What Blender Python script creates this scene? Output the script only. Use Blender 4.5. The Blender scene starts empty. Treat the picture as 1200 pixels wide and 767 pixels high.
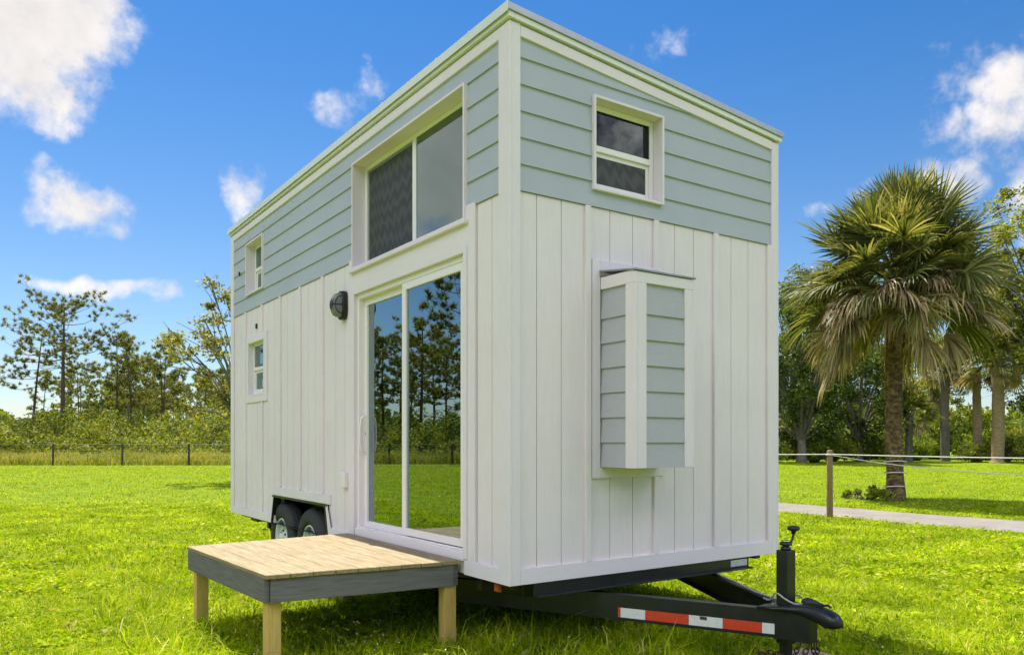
import bpy, math, random
import numpy as np
from mathutils import Vector

S = bpy.context.scene
COL = S.collection
R = math.radians

# ------------------------------------------------------------------ camera, sky, sun, exposure
cd = bpy.data.cameras.new('camera')
cam = bpy.data.objects.new('camera', cd)
COL.objects.link(cam)
cam.location = (-2.718, -3.998, 1.40)
cam.rotation_euler = (R(90), 0, R(-34.395))
cd.sensor_width = 36.0
cd.lens = 27.828
cd.shift_y = 0.11125
cd.clip_start = 0.05
cd.clip_end = 3000
S.camera = cam

SUN_DIR = Vector((0.037, 0.50, 1.0)).normalized()
ELEV = math.asin(SUN_DIR.z)
AZ = math.atan2(SUN_DIR.x, SUN_DIR.y)          # from +Y towards +X

S.view_settings.view_transform = 'Standard'
S.view_settings.look = 'None'
S.view_settings.exposure = 0.90
S.view_settings.gamma = 1.0
S.view_settings.use_curve_mapping = False

sl = bpy.data.lights.new('sun', 'SUN')
sl.energy = 5.0
sl.angle = R(0.53)
sl.color = (1.0, 0.95, 0.86)
so = bpy.data.objects.new('sun', sl)
so.rotation_euler = (-SUN_DIR).to_track_quat('-Z', 'Y').to_euler()
so.location = (0, 0, 60)
COL.objects.link(so)

SPOT = Vector((-2.718, -3.998))       # the spot the place was surveyed from
FWD = Vector((0.5650, 0.8251))
RGT = Vector((0.8251, -0.5650))
FPX = 927.6


def build_world():
    w = bpy.data.worlds.new('World')
    S.world = w
    w.use_nodes = True
    nt = w.node_tree
    N, L = nt.nodes, nt.links
    N.clear()

    def node(t, **k):
        n = N.new(t)
        for a, b in k.items():
            setattr(n, a, b)
        return n

    def m(op, a, b=None, c=None, clamp=False):
        n = node('ShaderNodeMath', operation=op, use_clamp=clamp)
        for i, v in enumerate((a, b, c)):
            if v is None:
                continue
            if isinstance(v, (int, float)):
                n.inputs[i].default_value = v
            else:
                L.new(v, n.inputs[i])
        return n.outputs[0]
    sky = node('ShaderNodeTexSky', sky_type='NISHITA', sun_disc=False)
    sky.sun_elevation = ELEV
    sky.sun_rotation = AZ
    sky.altitude = 0
    sky.air_density = 1.0
    sky.dust_density = 0.25
    sky.ozone_density = 2.6
    hs = node('ShaderNodeHueSaturation')
    hs.inputs['Saturation'].default_value = 1.12
    hs.inputs['Value'].default_value = 1.0
    tint = node('ShaderNodeMix', data_type='RGBA', blend_type='MULTIPLY')
    tint.inputs[0].default_value = 1.0
    L.new(sky.outputs[0], tint.inputs[6])
    L.new(tint.outputs[2], hs.inputs['Color'])
    tc = node('ShaderNodeTexCoord')
    sp = node('ShaderNodeSeparateXYZ')
    L.new(tc.outputs['Generated'], sp.inputs[0])
    x, y, z = sp.outputs
    horiz = m('SQRT', m('ADD', m('MULTIPLY', x, x), m('MULTIPLY', y, y)))
    el = m('DIVIDE', z, m('MAXIMUM', horiz, 0.02))
    az = m('ARCTAN2', x, y)
    # deep polarised blue overhead, paling towards the horizon
    pale = node('ShaderNodeMapRange', interpolation_type='SMOOTHSTEP')
    pale.inputs['From Min'].default_value = 0.0
    pale.inputs['From Max'].default_value = 0.62
    L.new(el, pale.inputs['Value'])
    tm = node('ShaderNodeMix', data_type='RGBA')
    L.new(pale.outputs[0], tm.inputs[0])
    tm.inputs[6].default_value = (.86, .90, .95, 1)
    tm.inputs[7].default_value = (.54, .78, 1.0, 1)
    L.new(tm.outputs[2], tint.inputs[7])
    # warping noises
    nz = node('ShaderNodeTexNoise')
    nz.inputs['Scale'].default_value = 9.0
    nz.inputs['Detail'].default_value = 8.0
    nz.inputs['Roughness'].default_value = 0.60
    L.new(tc.outputs['Generated'], nz.inputs['Vector'])
    nb = node('ShaderNodeTexNoise')
    nb.inputs['Scale'].default_value = 34.0
    nb.inputs['Detail'].default_value = 6.0
    nb.inputs['Roughness'].default_value = 0.62
    L.new(tc.outputs['Generated'], nb.inputs['Vector'])
    wob = m('ADD', m('MULTIPLY', m('SUBTRACT', nz.outputs['Fac'], 0.5), 3.0),
            m('MULTIPLY', m('SUBTRACT', nb.outputs['Fac'], 0.5), 1.7))
    nw = node('ShaderNodeTexNoise')
    nw.inputs['Scale'].default_value = 14.0
    nw.inputs['Detail'].default_value = 3.0
    L.new(tc.outputs['Generated'], nw.inputs['Vector'])
    wsep = node('ShaderNodeSeparateColor')
    L.new(nw.outputs['Color'], wsep.inputs[0])
    az = m('ADD', az, m('MULTIPLY', m('SUBTRACT', wsep.outputs[0], .5), .10))
    el = m('ADD', el, m('MULTIPLY', m('SUBTRACT', wsep.outputs[1], .5), .07))
    head = math.atan2(FWD.x, FWD.y)
    clouds = [  # bearing and height of each cloud bank (deg from view heading, tan elevation, half sizes, density)
        (-33.5, .49, 7.6, .15, 2.0), (-31.0, .40, 4.6, .07, 1.3), (-28.4, .262, 3.6, .038, 1.0),
        (-18.9, .295, 1.6, .040, .6), (-25.8, .172, 4.6, .013, .55), (-23.2, .165, 2.2, .014, .5), (-12.2, .40, 1.7, .028, .42), (-10.6, .43, .8, .03, .2),
        (9.8, .487, 2.4, .018, .22), (32.4, .345, 3.4, .055, .85), (32.2, .39, 2.0, .030, 1.0), (29.2, .285, 2.2, .032, .85), (28.2, .30, 1.2, .03, .6), (25.0, .305, 3.0, .010, .34), (30.5, .375, 4.0, .06, .10), (33, .47, 3, .02, .3), (21, .27, 1.4, .01, .3),
        (28.9, .355, 1.0, .015, .5), (23.8, .283, 2.2, .014, .42), (31.8, .41, .9, .02, .35),
        (-34, .06, 5, .05, .55), (34.5, .27, 3, .06, .8), (-63, .40, 11, .17, 2.4), (103, .37, 14, .17, .75), (-122, .66, 30, .30, 2.0),  # last bank here is unseen, added to brighten the long wall
        # unseen banks added behind and beside the viewer to brighten the shaded walls
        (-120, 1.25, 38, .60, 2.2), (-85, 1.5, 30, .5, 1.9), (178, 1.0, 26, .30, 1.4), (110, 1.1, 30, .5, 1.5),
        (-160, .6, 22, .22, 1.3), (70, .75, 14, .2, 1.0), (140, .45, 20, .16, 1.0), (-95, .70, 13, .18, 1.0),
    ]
    dens = None
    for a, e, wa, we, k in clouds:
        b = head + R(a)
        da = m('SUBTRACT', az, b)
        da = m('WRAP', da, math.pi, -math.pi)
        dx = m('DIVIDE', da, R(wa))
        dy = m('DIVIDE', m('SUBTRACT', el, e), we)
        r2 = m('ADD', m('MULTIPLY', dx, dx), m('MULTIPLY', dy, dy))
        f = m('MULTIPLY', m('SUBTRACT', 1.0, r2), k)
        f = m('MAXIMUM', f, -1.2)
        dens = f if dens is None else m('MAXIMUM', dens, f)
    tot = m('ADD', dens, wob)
    mr = node('ShaderNodeMapRange', interpolation_type='SMOOTHSTEP')
    mr.inputs['From Min'].default_value = 0.0
    mr.inputs['From Max'].default_value = 1.25
    L.new(tot, mr.inputs['Value'])
    # soft grey bellies
    cr = node('ShaderNodeMapRange')
    cr.inputs['From Min'].default_value = 0.3
    cr.inputs['From Max'].default_value = 0.7
    cr.inputs['To Min'].default_value = 0.74
    cr.inputs['To Max'].default_value = 1.05
    L.new(nz.outputs['Fac'], cr.inputs['Value'])
    cc = node('ShaderNodeVectorMath', operation='SCALE')
    cc.inputs[0].default_value = (7.4, 7.1, 7.0)
    # clouds opposite the sun are boosted as added fill light for the shaded walls
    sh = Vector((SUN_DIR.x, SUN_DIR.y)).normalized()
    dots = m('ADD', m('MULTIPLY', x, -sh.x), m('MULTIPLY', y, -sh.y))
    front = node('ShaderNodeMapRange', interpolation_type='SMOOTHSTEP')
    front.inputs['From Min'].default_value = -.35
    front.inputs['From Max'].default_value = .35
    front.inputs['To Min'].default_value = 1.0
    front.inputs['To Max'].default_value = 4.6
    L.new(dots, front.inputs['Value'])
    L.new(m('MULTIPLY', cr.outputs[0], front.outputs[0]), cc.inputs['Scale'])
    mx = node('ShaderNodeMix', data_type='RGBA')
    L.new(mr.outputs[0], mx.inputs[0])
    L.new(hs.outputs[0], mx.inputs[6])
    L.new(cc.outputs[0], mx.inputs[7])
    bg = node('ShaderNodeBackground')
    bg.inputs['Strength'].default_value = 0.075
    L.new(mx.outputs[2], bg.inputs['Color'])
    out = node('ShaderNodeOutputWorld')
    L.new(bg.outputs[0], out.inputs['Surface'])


build_world()

# ------------------------------------------------------------------ helpers


def tag(o, label=None, cat=None, group=None, kind=None):
    if label: o['label'] = label
    if cat: o['category'] = cat
    if group: o['group'] = group
    if kind: o['kind'] = kind
    return o


def empty(name, loc, label=None, cat=None, group=None, rz=0):
    o = bpy.data.objects.new(name, None)
    COL.objects.link(o)
    o.location = loc
    o.rotation_euler = (0, 0, rz)
    o.empty_display_size = .2
    return tag(o, label, cat, group)


def at(X, Z):
    """metres right of / ahead of the viewing spot -> world xy"""
    return (SPOT.x + RGT.x * X + FWD.x * Z, SPOT.y + RGT.y * X + FWD.y * Z)


class MB:
    def __init__(s):
        s.v, s.f, s.sm = [], [], []

    def add(s, vs, fs, smooth=False):
        o = len(s.v)
        s.v += [tuple(p) for p in vs]
        s.f += [tuple(i + o for i in f) for f in fs]
        s.sm += [smooth] * len(fs)
        return s

    def box(s, x0, x1, y0, y1, z0, z1):
        x0, x1 = sorted((x0, x1)); y0, y1 = sorted((y0, y1)); z0, z1 = sorted((z0, z1))
        v = [(x, y, z) for z in (z0, z1) for y in (y0, y1) for x in (x0, x1)]
        return s.add(v, [(0, 2, 3, 1), (4, 5, 7, 6), (0, 1, 5, 4), (2, 6, 7, 3), (0, 4, 6, 2), (1, 3, 7, 5)])

    def hexa(s, a, b):
        """two matching quads (lists of 4 points) joined into a solid"""
        return s.add(list(a) + list(b), [(3, 2, 1, 0), (4, 5, 6, 7)] + [(i, (i + 1) % 4, 4 + (i + 1) % 4, 4 + i) for i in range(4)])

    def beam(s, p, q, w, h, up=(0, 0, 1)):
        p, q, up = Vector(p), Vector(q), Vector(up)
        d = (q - p).normalized()
        sd = d.cross(up).normalized() * (w / 2)
        u = sd.cross(d).normalized() * (h / 2)
        a = [p - sd - u, p + sd - u, p + sd + u, p - sd + u]
        b = [q - sd - u, q + sd - u, q + sd + u, q - sd + u]
        return s.hexa(a, b)

    def prism(s, poly, fn, d0, d1):
        """poly of 2-D points extruded between depths d0 and d1, fn(u, v, d) -> xyz"""
        n = len(poly)
        v = [fn(u, w, d0) for u, w in poly] + [fn(u, w, d1) for u, w in poly]
        f = [tuple(range(n - 1, -1, -1)), tuple(range(n, 2 * n))] + [(i, (i + 1) % n, n + (i + 1) % n, n + i) for i in range(n)]
        return s.add(v, f)

    def tube(s, pts, rad, n=8, caps=True):
        pts = [Vector(p) for p in pts]
        if not isinstance(rad, (list, tuple)):
            rad = [rad] * len(pts)
        rings = []
        ref = Vector((0, 0, 1))
        d0 = (pts[1] - pts[0]).normalized()
        if abs(d0.z) > .9: ref = Vector((1, 0, 0))
        sd = d0.cross(ref).normalized()
        for i, p in enumerate(pts):
            d = (pts[min(i + 1, len(pts) - 1)] - pts[max(i - 1, 0)]).normalized()
            sd = (sd - d * sd.dot(d)).normalized()
            u = d.cross(sd)
            rings.append([p + (sd * math.cos(2 * math.pi * k / n) + u * math.sin(2 * math.pi * k / n)) * rad[i] for k in range(n)])
        v = [q for r in rings for q in r]
        f = []
        for i in range(len(pts) - 1):
            for k in range(n):
                a = i * n + k; b = i * n + (k + 1) % n
                f.append((a, b, b + n, a + n))
        s.add(v, f, True)
        if caps:
            s.add(rings[0], [tuple(range(n - 1, -1, -1))])
            s.add(rings[-1], [tuple(range(n))])
        return s

    def lathe(s, prof, org, axis='z', n=24, smooth=True):
        """prof: list of (radius, distance along axis)"""
        def pt(r, t, a):
            c, q = r * math.cos(a), r * math.sin(a)
            v = {'z': (c, q, t), 'x': (t, c, q), 'y': (q, t, c)}[axis]
            return (org[0] + v[0], org[1] + v[1], org[2] + v[2])
        v = [pt(r, t, 2 * math.pi * k / n) for r, t in prof for k in range(n)]
        f = []
        for i in range(len(prof) - 1):
            for k in range(n):
                a = i * n + k; b = i * n + (k + 1) % n
                f.append((a, b, b + n, a + n))
        return s.add(v, f, smooth)

    def build(s, name, mat, parent=None, bevel=0, segs=1):
        me = bpy.data.meshes.new(name)
        me.from_pydata(s.v, [], s.f)
        me.polygons.foreach_set('use_smooth', s.sm)
        if mat: me.materials.append(mat)
        me.update()
        o = bpy.data.objects.new(name, me)
        COL.objects.link(o)
        if parent: o.parent = parent
        if bevel:
            b = o.modifiers.new('bevel', 'BEVEL')
            b.width = bevel; b.segments = segs; b.limit_method = 'ANGLE'; b.angle_limit = R(40)
        return o


def np_mesh(name, verts, faces, mat, parent=None, smooth=False):
    verts = np.asarray(verts, dtype=np.float32)
    faces = np.asarray(faces, dtype=np.int32)
    me = bpy.data.meshes.new(name)
    k = faces.shape[1]
    me.vertices.add(len(verts)); me.vertices.foreach_set('co', verts.ravel())
    me.loops.add(faces.size); me.loops.foreach_set('vertex_index', faces.ravel())
    me.polygons.add(len(faces))
    me.polygons.foreach_set('loop_start', np.arange(0, faces.size, k, dtype=np.int32))
    if smooth: me.polygons.foreach_set('use_smooth', np.ones(len(faces), dtype=bool))
    me.materials.append(mat)
    me.update(calc_edges=True)
    o = bpy.data.objects.new(name, me)
    COL.objects.link(o)
    if parent: o.parent = parent
    return o


def copy_tree(o, parent=None):
    c = o.copy()
    COL.objects.link(c)
    c.parent = parent
    for ch in list(o.children):
        copy_tree(ch, c)
    return c


# ------------------------------------------------------------------ materials
MATS = {}


class NT:
    def __init__(s, name):
        s.m = bpy.data.materials.new(name)
        s.m.use_nodes = True
        s.n, s.l = s.m.node_tree.nodes, s.m.node_tree.links
        s.b = s.n['Principled BSDF']
        s.out = s.n['Material Output']

    def new(s, t, **k):
        n = s.n.new(t)
        for a, b in k.items(): setattr(n, a, b)
        return n

    def noise(s, scale, detail=4, rough=.55, vec=None, dist=0):
        n = s.new('ShaderNodeTexNoise')
        n.inputs['Scale'].default_value = scale
        n.inputs['Detail'].default_value = detail
        n.inputs['Roughness'].default_value = rough
        n.inputs['Distortion'].default_value = dist
        if vec is not None: s.l.new(vec, n.inputs['Vector'])
        return n.outputs['Fac']

    def coord(s, scale=(1, 1, 1), kind='Object'):
        t = s.new('ShaderNodeTexCoord')
        mp = s.new('ShaderNodeMapping')
        mp.inputs['Scale'].default_value = scale
        s.l.new(t.outputs[kind], mp.inputs['Vector'])
        return mp.outputs[0]

    def ramp(s, fac, stops):
        r = s.new('ShaderNodeValToRGB')
        e = r.color_ramp.elements
        while len(e) < len(stops): e.new(.5)
        for q, (p, c) in zip(e, stops):
            q.position = p; q.color = (*c, 1)
        s.l.new(fac, r.inputs[0])
        return r.outputs[0]

    def bump(s, h, strength=.3, dist=.01):
        b = s.new('ShaderNodeBump')
        b.inputs['Strength'].default_value = strength
        b.inputs['Distance'].default_value = dist
        s.l.new(h, b.inputs['Height'])
        s.l.new(b.outputs[0], s.b.inputs['Normal'])
        return s

    def mix(s, fac, a, b, blend='MIX'):
        n = s.new('ShaderNodeMix', data_type='RGBA', blend_type=blend)
        for i, v in ((0, fac), (6, a), (7, b)):
            if isinstance(v, (int, float)): n.inputs[i].default_value = v
            elif isinstance(v, tuple): n.inputs[i].default_value = (*v, 1)
            else: s.l.new(v, n.inputs[i])
        return n.outputs[2]


def plain(name, col, rough=.5, metal=0, var=.06, scale=3, bump=0, bscale=60, spec=.5, stretch=(1, 1, 1)):
    t = NT(name)
    v = t.coord(stretch)
    lo = tuple(c * (1 - var) for c in col); hi = tuple(min(1, c * (1 + var)) for c in col)
    c = t.ramp(t.noise(scale, 5, .6, v), [(.3, lo), (.7, hi)])
    t.l.new(c, t.b.inputs['Base Color'])
    t.b.inputs['Roughness'].default_value = rough
    t.b.inputs['Metallic'].default_value = metal
    t.b.inputs['Specular IOR Level'].default_value = spec
    if bump: t.bump(t.noise(bscale, 4, .6, v), bump, .004)
    return t.m


def foliage_mat(name, stops, rough=.55, transl=.35, spec=.35, tint_scale=.6, patch=.55):
    """leaf colours vary leaf by leaf and in slow patches"""
    t = NT(name)
    g = t.new('ShaderNodeNewGeometry')
    c1 = t.ramp(g.outputs['Random Per Island'], stops)
    n = t.noise(tint_scale, 3, .6, t.coord((1, 1, 1)))
    c = t.mix(patch, c1, t.ramp(n, [(.35, (.55, .62, .5)), (.65, (1.25, 1.2, 1.0))]), 'MULTIPLY')
    t.l.new(c, t.b.inputs['Base Color'])
    t.b.inputs['Roughness'].default_value = rough
    t.b.inputs['Specular IOR Level'].default_value = spec
    tr = t.new('ShaderNodeBsdfTranslucent')
    t.l.new(t.mix(1.0, c, (1.35, 1.25, .55), 'MULTIPLY'), tr.inputs['Color'])
    mx = t.new('ShaderNodeMixShader')
    mx.inputs[0].default_value = transl
    t.l.new(t.b.outputs[0], mx.inputs[1]); t.l.new(tr.outputs[0], mx.inputs[2])
    t.l.new(mx.outputs[0], t.out.inputs['Surface'])
    return t.m


def glass_mat(name, tint, refl, glint=(.86, .93, .92)):
    t = NT(name)
    t.n.remove(t.b)
    tr = t.new('ShaderNodeBsdfTransparent'); tr.inputs['Color'].default_value = (*tint, 1)
    gl = t.new('ShaderNodeBsdfGlossy'); gl.inputs['Roughness'].default_value = 0.0
    gl.inputs['Color'].default_value = (*glint, 1)
    # very slight waviness of the float glass
    b = t.new('ShaderNodeBump'); b.inputs['Strength'].default_value = .02; b.inputs['Distance'].default_value = .01
    t.l.new(t.noise(1.6, 2, .5, t.coord((1, 1, 1))), b.inputs['Height'])
    t.l.new(b.outputs[0], gl.inputs['Normal'])
    fr = t.new('ShaderNodeFresnel'); fr.inputs['IOR'].default_value = 1.5
    ad = t.new('ShaderNodeMath', operation='ADD', use_clamp=True); ad.inputs[1].default_value = refl
    t.l.new(fr.outputs[0], ad.inputs[0])
    mx = t.new('ShaderNodeMixShader')
    t.l.new(ad.outputs[0], mx.inputs[0]); t.l.new(tr.outputs[0], mx.inputs[1]); t.l.new(gl.outputs[0], mx.inputs[2])
    t.l.new(mx.outputs[0], t.out.inputs['Surface'])
    return t.m


def painted_wood(name, col, stretch, bump=.25, streak=.05, rough=.55):
    t = NT(name)
    v = t.coord(stretch)
    n = t.noise(14, 6, .65, v)
    big = t.noise(1.3, 3, .6, t.coord((1, 1, 1)))
    c = t.ramp(n, [(.25, tuple(x * (1 - streak) for x in col)), (.7, tuple(x * (1 + streak * .5) for x in col))])
    c = t.mix(.6, c, t.ramp(big, [(.3, (.89, .89, .88)), (.7, (1, 1, 1))]), 'MULTIPLY')
    t.l.new(c, t.b.inputs['Base Color'])
    t.b.inputs['Roughness'].default_value = rough
    t.b.inputs['Specular IOR Level'].default_value = .3
    t.bump(n, bump, .003)
    return t.m


def raw_wood(name, a, b, stretch, knots=(.22, .11, .04), rough=.7, grey=None):
    t = NT(name)
    v = t.coord(stretch)
    g = t.new('ShaderNodeNewGeometry')
    # every board gets its own offset of the grain
    of = t.new('ShaderNodeVectorMath', operation='ADD')
    cb = t.new('ShaderNodeCombineXYZ')
    mm = t.new('ShaderNodeMath', operation='MULTIPLY'); mm.inputs[1].default_value = 37.0
    t.l.new(g.outputs['Random Per Island'], mm.inputs[0])
    for i in range(3): t.l.new(mm.outputs[0], cb.inputs[i])
    t.l.new(v, of.inputs[0]); t.l.new(cb.outputs[0], of.inputs[1])
    vv = of.outputs[0]
    n = t.noise(7, 7, .68, vv, .4)
    c = t.ramp(n, [(.28, b), (.5, tuple((x + y) / 2 for x, y in zip(a, b))), (.66, a)])
    c = t.mix(1.0, c, t.ramp(g.outputs['Random Per Island'], [(0, (.88, .86, .82)), (1, (1.06, 1.05, 1.02))]), 'MULTIPLY')
    vo = t.new('ShaderNodeTexVoronoi'); vo.inputs['Scale'].default_value = 1.1
    t.l.new(vv, vo.inputs['Vector'])
    k = t.ramp(vo.outputs['Distance'], [(.05, (1, 1, 1)), (.11, (0, 0, 0))])
    sepk = t.new('ShaderNodeRGBToBW'); t.l.new(k, sepk.inputs[0])
    c = t.mix(sepk.outputs[0], c, knots)
    t.l.new(c, t.b.inputs['Base Color'])
    t.b.inputs['Roughness'].default_value = rough
    t.b.inputs['Specular IOR Level'].default_value = .25
    t.bump(n, .35, .003)
    return t.m


WHITE = painted_wood('white_board_paint', (.832, .738, .78), (3, 3, .35))
WHITE_TRIM = painted_wood('white_trim_paint', (.815, .732, .795), (2, 2, .6), .18, .035)
WHITE_TRIM_H = painted_wood('white_trim_paint_flat', (.815, .732, .795), (.4, .4, 4), .18, .035)
BLUE_L = painted_wood('pale_blue_paint', (.45, .475, .55), (.6, .6, 5), .30, .045)
BAYGREY = painted_wood('grey_blue_paint', (.46, .455, .505), (1.4, 1.4, 5), .25, .06)
VINYL = plain('white_vinyl', (.83, .77, .785), .32, var=.015)
ROOFMETAL = plain('grey_roof_metal', (.42, .43, .45), .38, .6, .08, 5)
FASCIA = plain('white_fascia_metal', (.74, .74, .75), .35, .0, .03)
BLACK = plain('black_frame_paint', (.012, .012, .013), .38, .0, .35, 9, .15, 40)
BLACKMET = plain('black_satin_metal', (.018, .018, .02), .3, .2, .3, 9, .1, 50)
RUBBER = plain('tyre_rubber', (.032, .032, .033), .75, 0, .3, 12, .2, 80)
RIMP = plain('white_wheel_paint', (.66, .72, .69), .4, 0, .1, 10)
STEEL = plain('galvanised_steel', (.45, .45, .44), .42, .8, .15, 20)
RUST = plain('rusty_chain', (.10, .05, .03), .8, .3, .4, 30)
REDT = plain('red_reflective_tape', (.62, .055, .025), .35, 0, .1, 40)
WHITET = plain('white_reflective_tape', (.72, .72, .70), .35, 0, .08, 40)
STICKER = plain('grey_sticker', (.45, .46, .44), .5, 0, .2, 60)
AMBER = plain('amber_lens', (.60, .12, .03), .25)
CABLE = plain('grey_cable', (.40, .40, .38), .5)
INWALL = plain('interior_white_paint', (.62, .62, .60), .7)
INFLOOR = raw_wood('interior_floor_wood', (.30, .22, .14), (.18, .12, .07), (6, .6, 6))
DECKWOOD = raw_wood('new_pine_boards', (.35, .285, .175), (.18, .128, .06), (7, .55, 7), (.42, .24, .10))
POSTWOOD = raw_wood('treated_pine_post', (.62, .45, .15), (.46, .30, .08), (8, 8, .8), (.16, .07, .03))
GREYWOOD = plain('charcoal_stained_wood', (.155, .147, .150), .7, 0, .22, 6, .3, 30, .15, (.8, .8, 12))
RIMEND = plain('dark_stained_end', (.03, .03, .032), .7, 0, .3, 8)
FENCEWOOD = raw_wood('weathered_post', (.27, .19, .105), (.15, .10, .055), (6, 6, .8), (.06, .04, .03))
DARKPOST = plain('dark_fence_wood', (.05, .045, .035), .85, 0, .3, 8)
WIRE = plain('fence_wire', (.10, .10, .09), .6, .5)
ROPE = plain('pale_rope', (.62, .60, .55), .85, 0, .15, 60)
BLOCKWOOD = raw_wood('timber_block', (.55, .42, .30), (.40, .28, .18), (5, 5, 5))
GLASS = glass_mat('low_e_glass', (.50, .62, .57), .20, (.72, .90, .86))
GLASS_E = glass_mat('end_window_glass', (.42, .46, .44), .0)
GLASS_D = glass_mat('door_glass', (.46, .60, .57), .29, (.76, .90, .92))
LAMPGLASS = plain('frosted_lamp_lens', (.16, .165, .16), .2)


def screen_mat():
    t = NT('insect_screen')
    # moire of two fine meshes: soft zigzag bands
    sp = t.new('ShaderNodeSeparateXYZ'); t.l.new(t.coord((1, 1, 1)), sp.inputs[0])

    def mm(op, a, b):
        n = t.new('ShaderNodeMath', operation=op)
        for i_, v_ in enumerate((a, b)):
            if isinstance(v_, (int, float)): n.inputs[i_].default_value = v_
            else: t.l.new(v_, n.inputs[i_])
        return n.outputs[0]
    along = mm('ADD', sp.outputs[0], sp.outputs[1])
    zig = mm('PINGPONG', mm('ADD', along, mm('MULTIPLY', t.noise(2.5, 2, .5, t.coord((1, 1, 1))), .34)), .055)
    ph = mm('ADD', mm('MULTIPLY', sp.outputs[2], 46.0), mm('MULTIPLY', zig, 62.0))
    ph = mm('ADD', ph, mm('MULTIPLY', t.noise(3.0, 2, .5, t.coord((1, 1, 1))), 7.0))
    fac = mm('MULTIPLY_ADD', mm('SINE', ph, 0), .5)
    fac.node.inputs[2].default_value = .5
    t.l.new(t.ramp(fac, [(.1, (.046, .046, .048)), (.9, (.080, .080, .081))]), t.b.inputs['Base Color'])
    t.b.inputs['Roughness'].default_value = .6
    tr = t.new('ShaderNodeBsdfTransparent')
    mx = t.new('ShaderNodeMixShader'); mx.inputs[0].default_value = .85
    t.l.new(tr.outputs[0], mx.inputs[1]); t.l.new(t.b.outputs[0], mx.inputs[2])
    t.l.new(mx.outputs[0], t.out.inputs['Surface'])
    return t.m


SCREEN = screen_mat()


def lamp_glow():
    t = NT('ceiling_light_glow')
    t.b.inputs['Emission Color'].default_value = (1, .97, .9, 1)
    t.b.inputs['Emission Strength'].default_value = 6
    return t.m


GLOW = lamp_glow()


def ground_mat():
    t = NT('lawn_soil_and_turf')
    v = t.coord((1, 1, 1))
    a = t.noise(.22, 5, .62, v); b = t.noise(2.3, 5, .65, v); c = t.noise(22, 6, .75, v)
    col = t.ramp(b, [(.28, (.10, .15, .004)), (.5, (.17, .24, .005)), (.72, (.24, .30, .012))])
    col = t.mix(.75, col, t.ramp(a, [(.3, (.72, .80, .7)), (.55, (1, 1, 1)), (.75, (1.3, 1.16, 1.0))]), 'MULTIPLY')
    col = t.mix(.8, col, t.ramp(c, [(.3, (.42, .46, .4)), (.52, (1, 1, 1)), (.75, (1.5, 1.42, 1.2))]), 'MULTIPLY')
    t.l.new(col, t.b.inputs['Base Color'])
    t.b.inputs['Roughness'].default_value = .9
    t.b.inputs['Specular IOR Level'].default_value = .1
    t.bump(c, .8, .05)
    return t.m


def path_mat():
    t = NT('sandy_track')
    v = t.coord((1, 1, 1))
    c = t.ramp(t.noise(1.6, 6, .7, v), [(.3, (.17, .15, .12)), (.6, (.235, .21, .18)), (.8, (.28, .255, .22))])
    c = t.mix(.5, c, t.ramp(t.noise(40, 4, .8, v), [(.3, (.6, .6, .6)), (.7, (1.2, 1.2, 1.2))]), 'MULTIPLY')
    t.l.new(c, t.b.inputs['Base Color'])
    t.b.inputs['Roughness'].default_value = .95
    t.bump(t.noise(30, 5, .7, v), .6, .02)
    return t.m


LAWN = ground_mat()
TRACK = path_mat()
GRASS = foliage_mat('grass_blades', [(0, (.12, .21, .003)), (.22, (.25, .38, .003)), (.6, (.37, .48, .005)), (.84, (.46, .54, .015)), (.93, (.56, .55, .11)), (1, (.62, .53, .25))], .7, .36, .07, 1.3, .85)
WEEDS = foliage_mat('tall_dry_grass', [(0, (.17, .22, .03)), (.5, (.29, .31, .05)), (1, (.45, .39, .13))], .75, .42, .15, .3)
NEEDLES = foliage_mat('pine_needles', [(0, (.08, .10, .022)), (.6, (.17, .185, .045)), (1, (.28, .27, .09))], .6, .48, .2, .4)
OAKLEAF = foliage_mat('oak_leaves', [(0, (.032, .062, .010)), (.6, (.085, .13, .018)), (1, (.17, .21, .04))], .5, .45, .35, .5)
YELLOWLEAF = foliage_mat('yellow_green_leaves', [(0, (.12, .15, .014)), (.5, (.25, .28, .028)), (1, (.40, .37, .08))], .5, .5, .3, .5)
PALELEAF = foliage_mat('olive_loose_leaves', [(0, (.10, .12, .02)), (.5, (.21, .21, .045)), (1, (.36, .32, .11))], .5, .5, .3, .6)
SHRUBLEAF = foliage_mat('shrub_leaves', [(0, (.085, .125, .012)), (.5, (.19, .235, .022)), (1, (.34, .33, .06))], .55, .42, .3, .35)
BRIGHTSHRUB = foliage_mat('bright_shrub_leaves', [(0, (.10, .16, .015)), (.5, (.19, .26, .025)), (1, (.28, .33, .05))], .55, .45, .3, .35)
FROND = foliage_mat('palm_fronds', [(0, (.060, .080, .018)), (.5, (.125, .145, .040)), (.9, (.25, .245, .09)), (1, (.42, .37, .20))], .5, .36, .3, .7)
DEADFROND = foliage_mat('dead_palm_fronds', [(0, (.15, .10, .06)), (.5, (.36, .27, .165)), (1, (.60, .49, .33))], .8, .25, .15, .8)
BARK = plain('pine_bark', (.105, .075, .055), .9, 0, .4, 6, .8, 14, .1, (1, 1, .35))
GREYBARK = plain('grey_bark', (.17, .15, .125), .9, 0, .35, 5, .7, 12, .1, (1, 1, .4))
TANBARK = plain('tan_palm_bark', (.27, .20, .125), .9, 0, .3, 5, .7, 12, .1, (1, 1, 2))


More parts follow.
